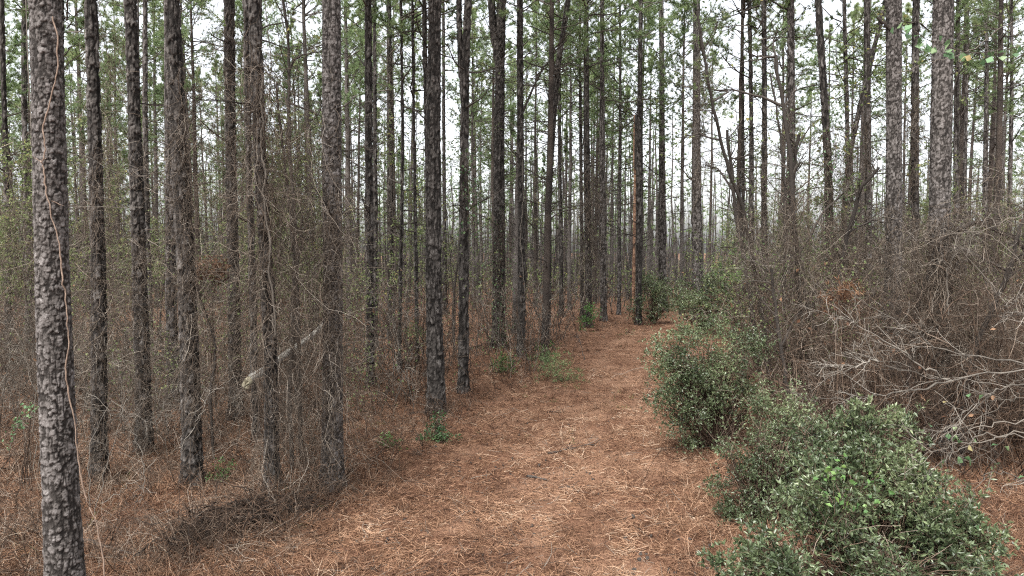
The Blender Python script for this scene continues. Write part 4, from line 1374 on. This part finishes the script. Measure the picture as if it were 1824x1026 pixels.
vine('pale tan vine snaking down the face of the big grey plated trunk', [(92, 30), (103, 60), (104, 120), (97, 150), (85, 200), (75, 230), (81, 258), (79, 282), (74, 288), (78, 300), (81, 340), (93, 390), (104, 432), (110, 480), (114, 515), (120, 563), (122, 613), (117, 663), (122, 703), (131, 738), (136, 793), (143, 843), (151, 880), (160, 905), (172, 935), (181, 978), (187, 1035)], 5.30, .0052, 'tan_vine', 120, .0032,
     branches=[[(81, 282), (70, 288), (57, 280), (52, 276)], [(92, 358), (102, 364), (112, 367)]])
vine('thin pale stem edging the left side of the big grey plated trunk', [(46, -10), (48, 60), (50, 120), (54, 190), (56, 260)], 5.42, .004, 'pale', 40, .001)
vine('white thread-like stem stretched level between the left trunks', [(92, 358), (112, 367), (150, 368), (200, 369), (256, 369)], 5.6, .0016, 'pale', 30, .0008)
vine('thin pale arching tendril above the level white thread', [(80, 280), (110, 274), (150, 276), (170, 286), (190, 300), (204, 307), (230, 313), (262, 313)], 6.0, .0018, 'pale', 30, .001)
vine('leafy green vine sprig crossing the top of the two plated right-hand trunks', [(1596, 38), (1625, 52), (1650, 70), (1680, 80), (1710, 90), (1745, 96), (1780, 88), (1812, 84)], 4.6, .003, 'limb', 60, .003, 34, 'heart', .06)
vine('dry vine looping along the upper right side of the stoutest right-hand trunk', [(1824, 30), (1780, 50), (1740, 85), (1700, 100), (1660, 110), (1620, 125), (1600, 130)], 5.4, .003, 'twig_grey', 50, .004)
vine('pale kinked vine twisting over the black crooked trunk', [(468, 130), (464, 180), (470, 220), (463, 250), (470, 290), (474, 310), (468, 340), (476, 400), (483, 440), (478, 480), (486, 520), (492, 610), (484, 560)], 7.7, .011, 'twig_grey', 70, .005)
vine('long pale loose vine hanging before the slim trunk left of the crooked one', [(470, -10), (476, 40), (482, 90), (484, 150), (478, 180)], 8.2, .006, 'twig_grey', 40, .006)
vine('light forked dead twig caught on the slim trunk beside the crooked one', [(441, 338), (447, 348), (460, 352), (478, 352)], 8.4, .008, 'pale', 20, .003, branches=[[(460, 352), (466, 342), (472, 334)], [(447, 348), (444, 342), (446, 334)]])
vine('wavy pale vine on the lower left dark trunks', [(398, 690), (382, 694), (370, 705), (363, 722), (352, 732), (335, 738)], 8.2, .004, 'pale', 30, .002)
vine('thin vine climbing the dark limbed pine beside the leaning pair', [(934, 250), (930, 300), (933, 360), (926, 420), (932, 480), (934, 520)], 19.5, .012, 'twig_grey', 40, .01)

# ------------------------------------------------------------------ broken log, sticks, orange snag
def stick(label, pp, Y, r, mt='limb', name='fallen_stick', twigs=3, cat='stick', cut=False, ground=True):
    if ground:
        a = []
        for px_, py_ in pp:
            dd_ = P(px_, py_, 1.0) - np.array([0, 0, CAM_H])
            t = -CAM_H / dd_[2]
            for _ in range(4):
                t = (float(surf(dd_[0] * t, t)) + r * .7 - CAM_H) / dd_[2]
            a.append([dd_[0] * t, t, CAM_H + dd_[2] * t])
        a = np.array(a)
    else:
        a = np.array([P(px_, py_, Y + dy_) for px_, py_, dy_ in pp])
    s, k_ = np.linspace(0, 1, len(a)), np.linspace(0, 1, 18)
    p = np.stack([np.interp(k_, s, a[:, j]) for j in range(3)], 1) + rv(18, r * .12)
    if ground:
        p[:, 2] = surf(p[:, 0], p[:, 1]) + r * 1.1
    b0 = p[0].copy()
    mb = MB()
    tubes(mb, p[None] - b0, (np.linspace(r, r * .55, 18) * (1 + rng.normal(0, .05, 18)))[None], 10 if cut else 6, 0, [.4])
    if twigs:
        s_, d_, t_ = sprout(p[None], twigs, .2, .7)
        d_[:, 2] = np.abs(d_[:, 2]) * .4
        tubes(mb, wander(s_, d_, rng.uniform(.1, .3, twigs), 5, .15) - b0, taper(twigs, 5, r * .4, .002), 4, 0)
    o = link(name, mb.mesh(name, [M[mt]]), loc=tuple(b0))
    tag(o, label, cat)
    if cut:
        mb = MB()
        d0 = norm(p[0] - p[1])
        e1 = norm(np.cross(d0, [0, 0, 1.0]))
        e2 = np.cross(d0, e1)
        th_ = np.linspace(0, 2 * math.pi, 17)[:-1]
        rings = []
        for kk, (rr_, off_) in enumerate(((1.02, -.02), (.96, .03), (.6, .045), (.05, .07))):
            jag = rng.uniform(-.03, .045, 16) * (kk > 0)
            rings.append([d0 * (off_ + jag[i] + .03 * math.sin(th_[i])) + (e1 * math.cos(th_[i]) + e2 * math.sin(th_[i])) * r * rr_ for i in range(16)])
        V = np.array(rings).reshape(-1, 3)
        F = [(k2 * 16 + i, k2 * 16 + (i + 1) % 16, (k2 + 1) * 16 + (i + 1) % 16, (k2 + 1) * 16 + i) for k2 in range(3) for i in range(16)]
        mb.add(V, F, 0, .5)
        link('broken_end', mb.mesh('broken_end', [M['cut']], smooth=False), o)
    return o


stick('pale broken log slanting up behind the crooked trunk, its yellowish snapped end to the left', [(440, 680, -.9), (475, 656, -.5), (520, 625, .1), (575, 582, .8), (606, 557, 1.2)], 10.2, .062, 'grey_log', 'broken_log', 0, 'log', True, False)
stick('thick brown fallen stick running right from the big grey trunk', [(140, 962), (190, 975), (240, 988), (288, 997)], 0, .023, 'limb')
stick('slender dark fallen stick rising to the right beyond the thick brown one', [(250, 972), (290, 958), (322, 940), (358, 925)], 0, .015, 'limb')
stick('short dark stick stub lying flat near the left sticks', [(240, 927), (262, 922), (278, 924)], 0, .014, 'limb')
stick('thin grey fallen twig below the heaped root mound edge', [(350, 912), (400, 914), (428, 914)], 0, .006, 'twig_grey')
stick('short thick black stick lying alone mid track', [(938, 849), (955, 851), (975, 856)], 0, .02, 'limb', twigs=0)
stick('forked dark stick lying across the track, farther than the short black one', [(975, 808), (1000, 804), (1030, 797), (1058, 793)], 0, .018, 'limb', twigs=4)
stick('low dark stick beside the short black one to its right', [(985, 868), (1005, 869), (1024, 867)], 0, .010, 'limb')
stick('long thin dark twig on the needles at the bottom of the track', [(852, 1003), (890, 992), (930, 982)], 0, .008, 'limb')
stick('curved pale twig on the needles near the track middle', [(918, 925), (924, 940), (934, 950)], 0, .009, 'twig_grey', twigs=0)
stick('short dark twig by the clean straight pine foot on the right', [(975, 735), (988, 733), (998, 736)], 0, .012, 'limb')
stick('dry twig left of the clean straight pine foot', [(728, 738), (748, 734), (764, 735)], 0, .010, 'limb')
stick('thin pale twig on the needles left of the track bottom', [(700, 905), (730, 880), (760, 865)], 0, .004, 'straw', twigs=0)
stick('straw coloured twig in the lower left of the track', [(720, 1010), (765, 975), (800, 955)], 0, .004, 'straw', twigs=1)

Y = 29.5
p = np.array([P(a, b, Y) for a, b in ((1128, 560), (1129, 480), (1130, 400), (1131, 330), (1130, 262), (1131, 205))])
s, k_ = np.linspace(0, 1, 6), np.linspace(0, 1, 20)
p = np.stack([np.interp(k_, s, p[:, j]) for j in range(3)], 1)
p[0, 2] = g1(p[0, 0], Y) - .1
b0 = p[0].copy()
mb = MB()
tubes(mb, p[None] - b0, np.linspace(.075, .05, 20)[None] * (1 + rng.normal(0, .09, 20)), 10, 0, [.5])
root = link('dead_snag', None, loc=tuple(b0))
tag(root, 'snapped dead trunk stripped to bare orange wood beside the track bend', 'snag')
link('trunk', mb.mesh('trunk', [M['orange']]), root)
mb = MB()
tubes(mb, (p[13:] - b0)[None] + np.array([.03, -.01, 0]), np.linspace(.07, .06, 7)[None], 10, 0, [.4])
link('bark', mb.mesh('bark', [M['bark_dark']]), root)

# debris heap on the root mound
mb = MB()
n = 1500
t = rng.random(n) ** .8
cx_, cy_ = -3.45 + t * .85, 6.65 + t * 1.15 + rng.normal(0, .10, n)
st = np.stack([cx_ + rng.normal(0, .13, n), cy_, gh(cx_, cy_) + rng.uniform(0, .26, n) * np.sin(np.clip(t + .12, 0, 1) * 3.1)], 1)
q = wander(st, rv(n) * [1, 1, .35] + [0, 0, -.25], rng.uniform(.15, .7, n), 6, .25, -.1)
q[..., 2] = np.maximum(q[..., 2], gh(q[..., 0], q[..., 1]) + .005)
b0 = np.array([-2.9, 7.2, g1(-2.9, 7.2)])
tubes(mb, q - b0, taper(n, 6, .002 + .008 * rng.random(n) ** 3, .0012), 4, 0, rng.random(n) ** 3 * .7)
tag(link('brush_heap', mb.mesh('brush_heap', [M['twig']]), loc=tuple(b0)), 'dark heap of twigs and roots at the foot of the black crooked trunk', 'heap')

# ------------------------------------------------------------------ needle litter, straw and grass
n = 230000
x, y = depth_sample(n, 5.2, 34, .86)
dens = fbm(x * 1.7, y * 1.7, 4, 71)
keep = rng.random(n) < np.clip((fbm(x * 4.5, y * 4.5, 3, 72) - .33) * 4.0, .05, 1)
x, y, dens = x[keep], y[keep], dens[keep]
n = len(x)
az = rng.uniform(0, 2 * math.pi, n)
pit = rng.normal(.06, .22, n)
L = rng.uniform(.05, .13, n) * (1 + .02 * y)
wd = .00115 + .00017 * y
c = np.stack([x, y, surf(x, y) + rng.uniform(.002, .03, n) + .012 * (dens - .5)], 1)
d = np.stack([np.cos(az) * np.cos(pit), np.sin(az) * np.cos(pit), np.sin(pit)], 1)
m1 = c + d * L[:, None] * .5 + np.stack([rng.normal(0, .008, n), rng.normal(0, .008, n), rng.uniform(0, .012, n)], 1)
pts = np.stack([c, m1, c + d * L[:, None] + rv(n, .01)], 1)
pts[..., 2] = np.maximum(pts[..., 2], surf(pts[..., 0], pts[..., 1]) + .003)
tone = np.clip(.44 + .55 * (fbm(x * 5 + 3, y * 5, 3, 74) - .5) + .9 * (fbm(x * .9 + 20, y * .9, 4, 73) - .5) + rng.normal(0, .19, n) + .13 * np.exp(-((np.abs(x - path_x(y)) - .62) / .28) ** 2) - .04 * np.exp(-((x - path_x(y)) / .25) ** 2), 0, 1)
mb = MB()
ribbons(mb, pts, wd[:, None], 0, tone)
link('needle_litter', mb.mesh('needle_litter', [M['litter']]), kind='stuff', label='rusty fallen pine needles over the forest floor')


def grass(name, label, n, y0, y1, m, hmin, hmax, nb, test, tone=(.5, .25)):
    x, y = depth_sample(n, y0, y1, .84)
    k_ = test(x, y)
    x, y = x[k_], y[k_]
    n = len(x)
    ti = np.repeat(np.arange(n), nb)
    base = np.stack([x, y, surf(x, y) - .005], 1)[ti] + rv(len(ti), .02) * [1.3, 1.3, 0]
    d = np.stack([rng.normal(0, .55, len(ti)), rng.normal(0, .55, len(ti)), np.full(len(ti), .85)], 1)
    H = rng.uniform(hmin, hmax, n)[ti] * rng.uniform(.5, 1.2, len(ti))
    p = wander(base, d, H, 5, .13, -.22)
    p[..., 2] = np.maximum(p[..., 2], surf(p[..., 0], p[..., 1]) + .003)
    wdt = (.0012 + .00013 * base[:, 1])[:, None] * np.array([1, 1, .85, .6, .15])
    mb = MB()
    ribbons(mb, p, wdt, 0, np.clip(rng.normal(tone[0], tone[1], n)[ti] + rng.normal(0, .12, len(ti)), 0, 1))
    link(name, mb.mesh(name, [M[m]]), kind='stuff', label=label)


grass('straw_tufts', 'dry straw and needle tufts over the forest floor', 5200, 5.4, 32, 'straw', .06, .18, 12, lambda x, y: (vn(x * 1.3, y * 1.3, 81) > .42) & ((open_side(x, y) > -1.6) | (rng.random(len(x)) < .4)), (.30, .22))
grass('rusty_grass', 'rusty brown grass along the verges', 6000, 6, 34, 'litter', .10, .32, 12, lambda x, y: (open_side(x, y) > -.7) | (vn(x * 1.1, y * 1.1, 83) > .66), (.45, .25))
grass('verge_grass', 'clumps of brown bent grass on the open needle floor', 2600, 5.4, 30, 'straw', .10, .26, 16, lambda x, y: (vn(x * 1.0 + 13, y * 1.0, 87) > .60) & (np.abs(np.abs(x - path_x(y)) - .62) > .3), (.2, .2))
grass('dry_weeds', 'tall grey tan dry weeds on the floor left of the track', 2600, 6.2, 22, 'weed', .18, .5, 9, lambda x, y: (open_side(x, y) > .1) & (x < path_x(y)) & (vn(x * .9 + 3, y * .9, 93) > .35), (.45, .28))
grass('green_grass', 'sparse green grass blades on the track', 1300, 5.4, 26, 'grass', .06, .16, 9, lambda x, y: (vn(x * .8 + 7, y * .8, 85) > .62), (.4, .25))

# dark cones, bark crumbs and holes in the litter
mb = MB()
x, y = depth_sample(1500, 5.4, 24, .84)
k_ = vn(x * 1.2, y * 1.2, 91) > .4
x, y = x[k_], y[k_]
n = len(x)
c = np.stack([x, y, surf(x, y) + .004], 1)
d = rv(n) * [1, 1, .25]
q = wander(c, d, rng.uniform(.025, .07, n), 4, .3)
prof = np.array([.3, 1, .9, .3])[None] * rng.uniform(.008, .022, n)[:, None]
tubes(mb, q, prof, 6, 0, rng.random(n) * .35)
link('bark_crumbs', mb.mesh('bark_crumbs', [M['limb']], smooth=False), kind='stuff', label='dark cones and bark crumbs strewn over the needles')

# dead leaves and bits lying about
mb = MB()
x, y = depth_sample(5200, 5.4, 30, .84)
pos = np.stack([x, y, surf(x, y) + .015], 1)
leaves(mb, pos, rv(len(x)) * [1, 1, .25], .03 + .0012 * y, .012 + .0004 * y, 0, np.clip(rng.normal(.6, .3, len(x)), 0, 1))
x, y = depth_sample(2600, 5.4, 26, .84)
st = np.stack([x, y, surf(x, y) + .012], 1)
q = wander(st, rv(len(x)) * [1, 1, .12], rng.uniform(.08, .35, len(x)), 5, .15, 0)
q[..., 2] = np.maximum(q[..., 2], surf(q[..., 0], q[..., 1]) + .006)
tubes(mb, q, taper(len(x), 5, .002 + .00012 * y, .0012), 3, 1)
link('forest_debris', mb.mesh('forest_debris', [M['deadleaf'], M['twig_grey']]), kind='stuff', label='fallen leaves and small twigs on the forest floor')

# litter and dead weeds gathered round the feet of the near trunks
mb = MB()
for (fx, fy) in FGPOS:
    n = int(260 / (1 + fy * .06))
    a_ = rng.uniform(0, 6.28, n)
    rr_ = .12 + np.abs(rng.normal(0, .22, n))
    x, y = fx + rr_ * np.cos(a_), fy + rr_ * np.sin(a_)
    st = np.stack([x, y, surf(x, y)], 1)
    d = np.stack([np.cos(a_) * .3, np.sin(a_) * .3, np.full(n, .8)], 1) + rv(n, .35)
    p = wander(st, d, rng.uniform(.08, .4, n), 5, .2, -.15)
    ribbons(mb, p, (.0012 + .00014 * fy) * np.array([1, 1, .8, .5, .2])[None], 0, np.clip(rng.normal(.32, .22, n), 0, 1))
link('foot_litter', mb.mesh('foot_litter', [M['litter']]), kind='stuff', label='brown grass and needles gathered at the feet of the trunks')
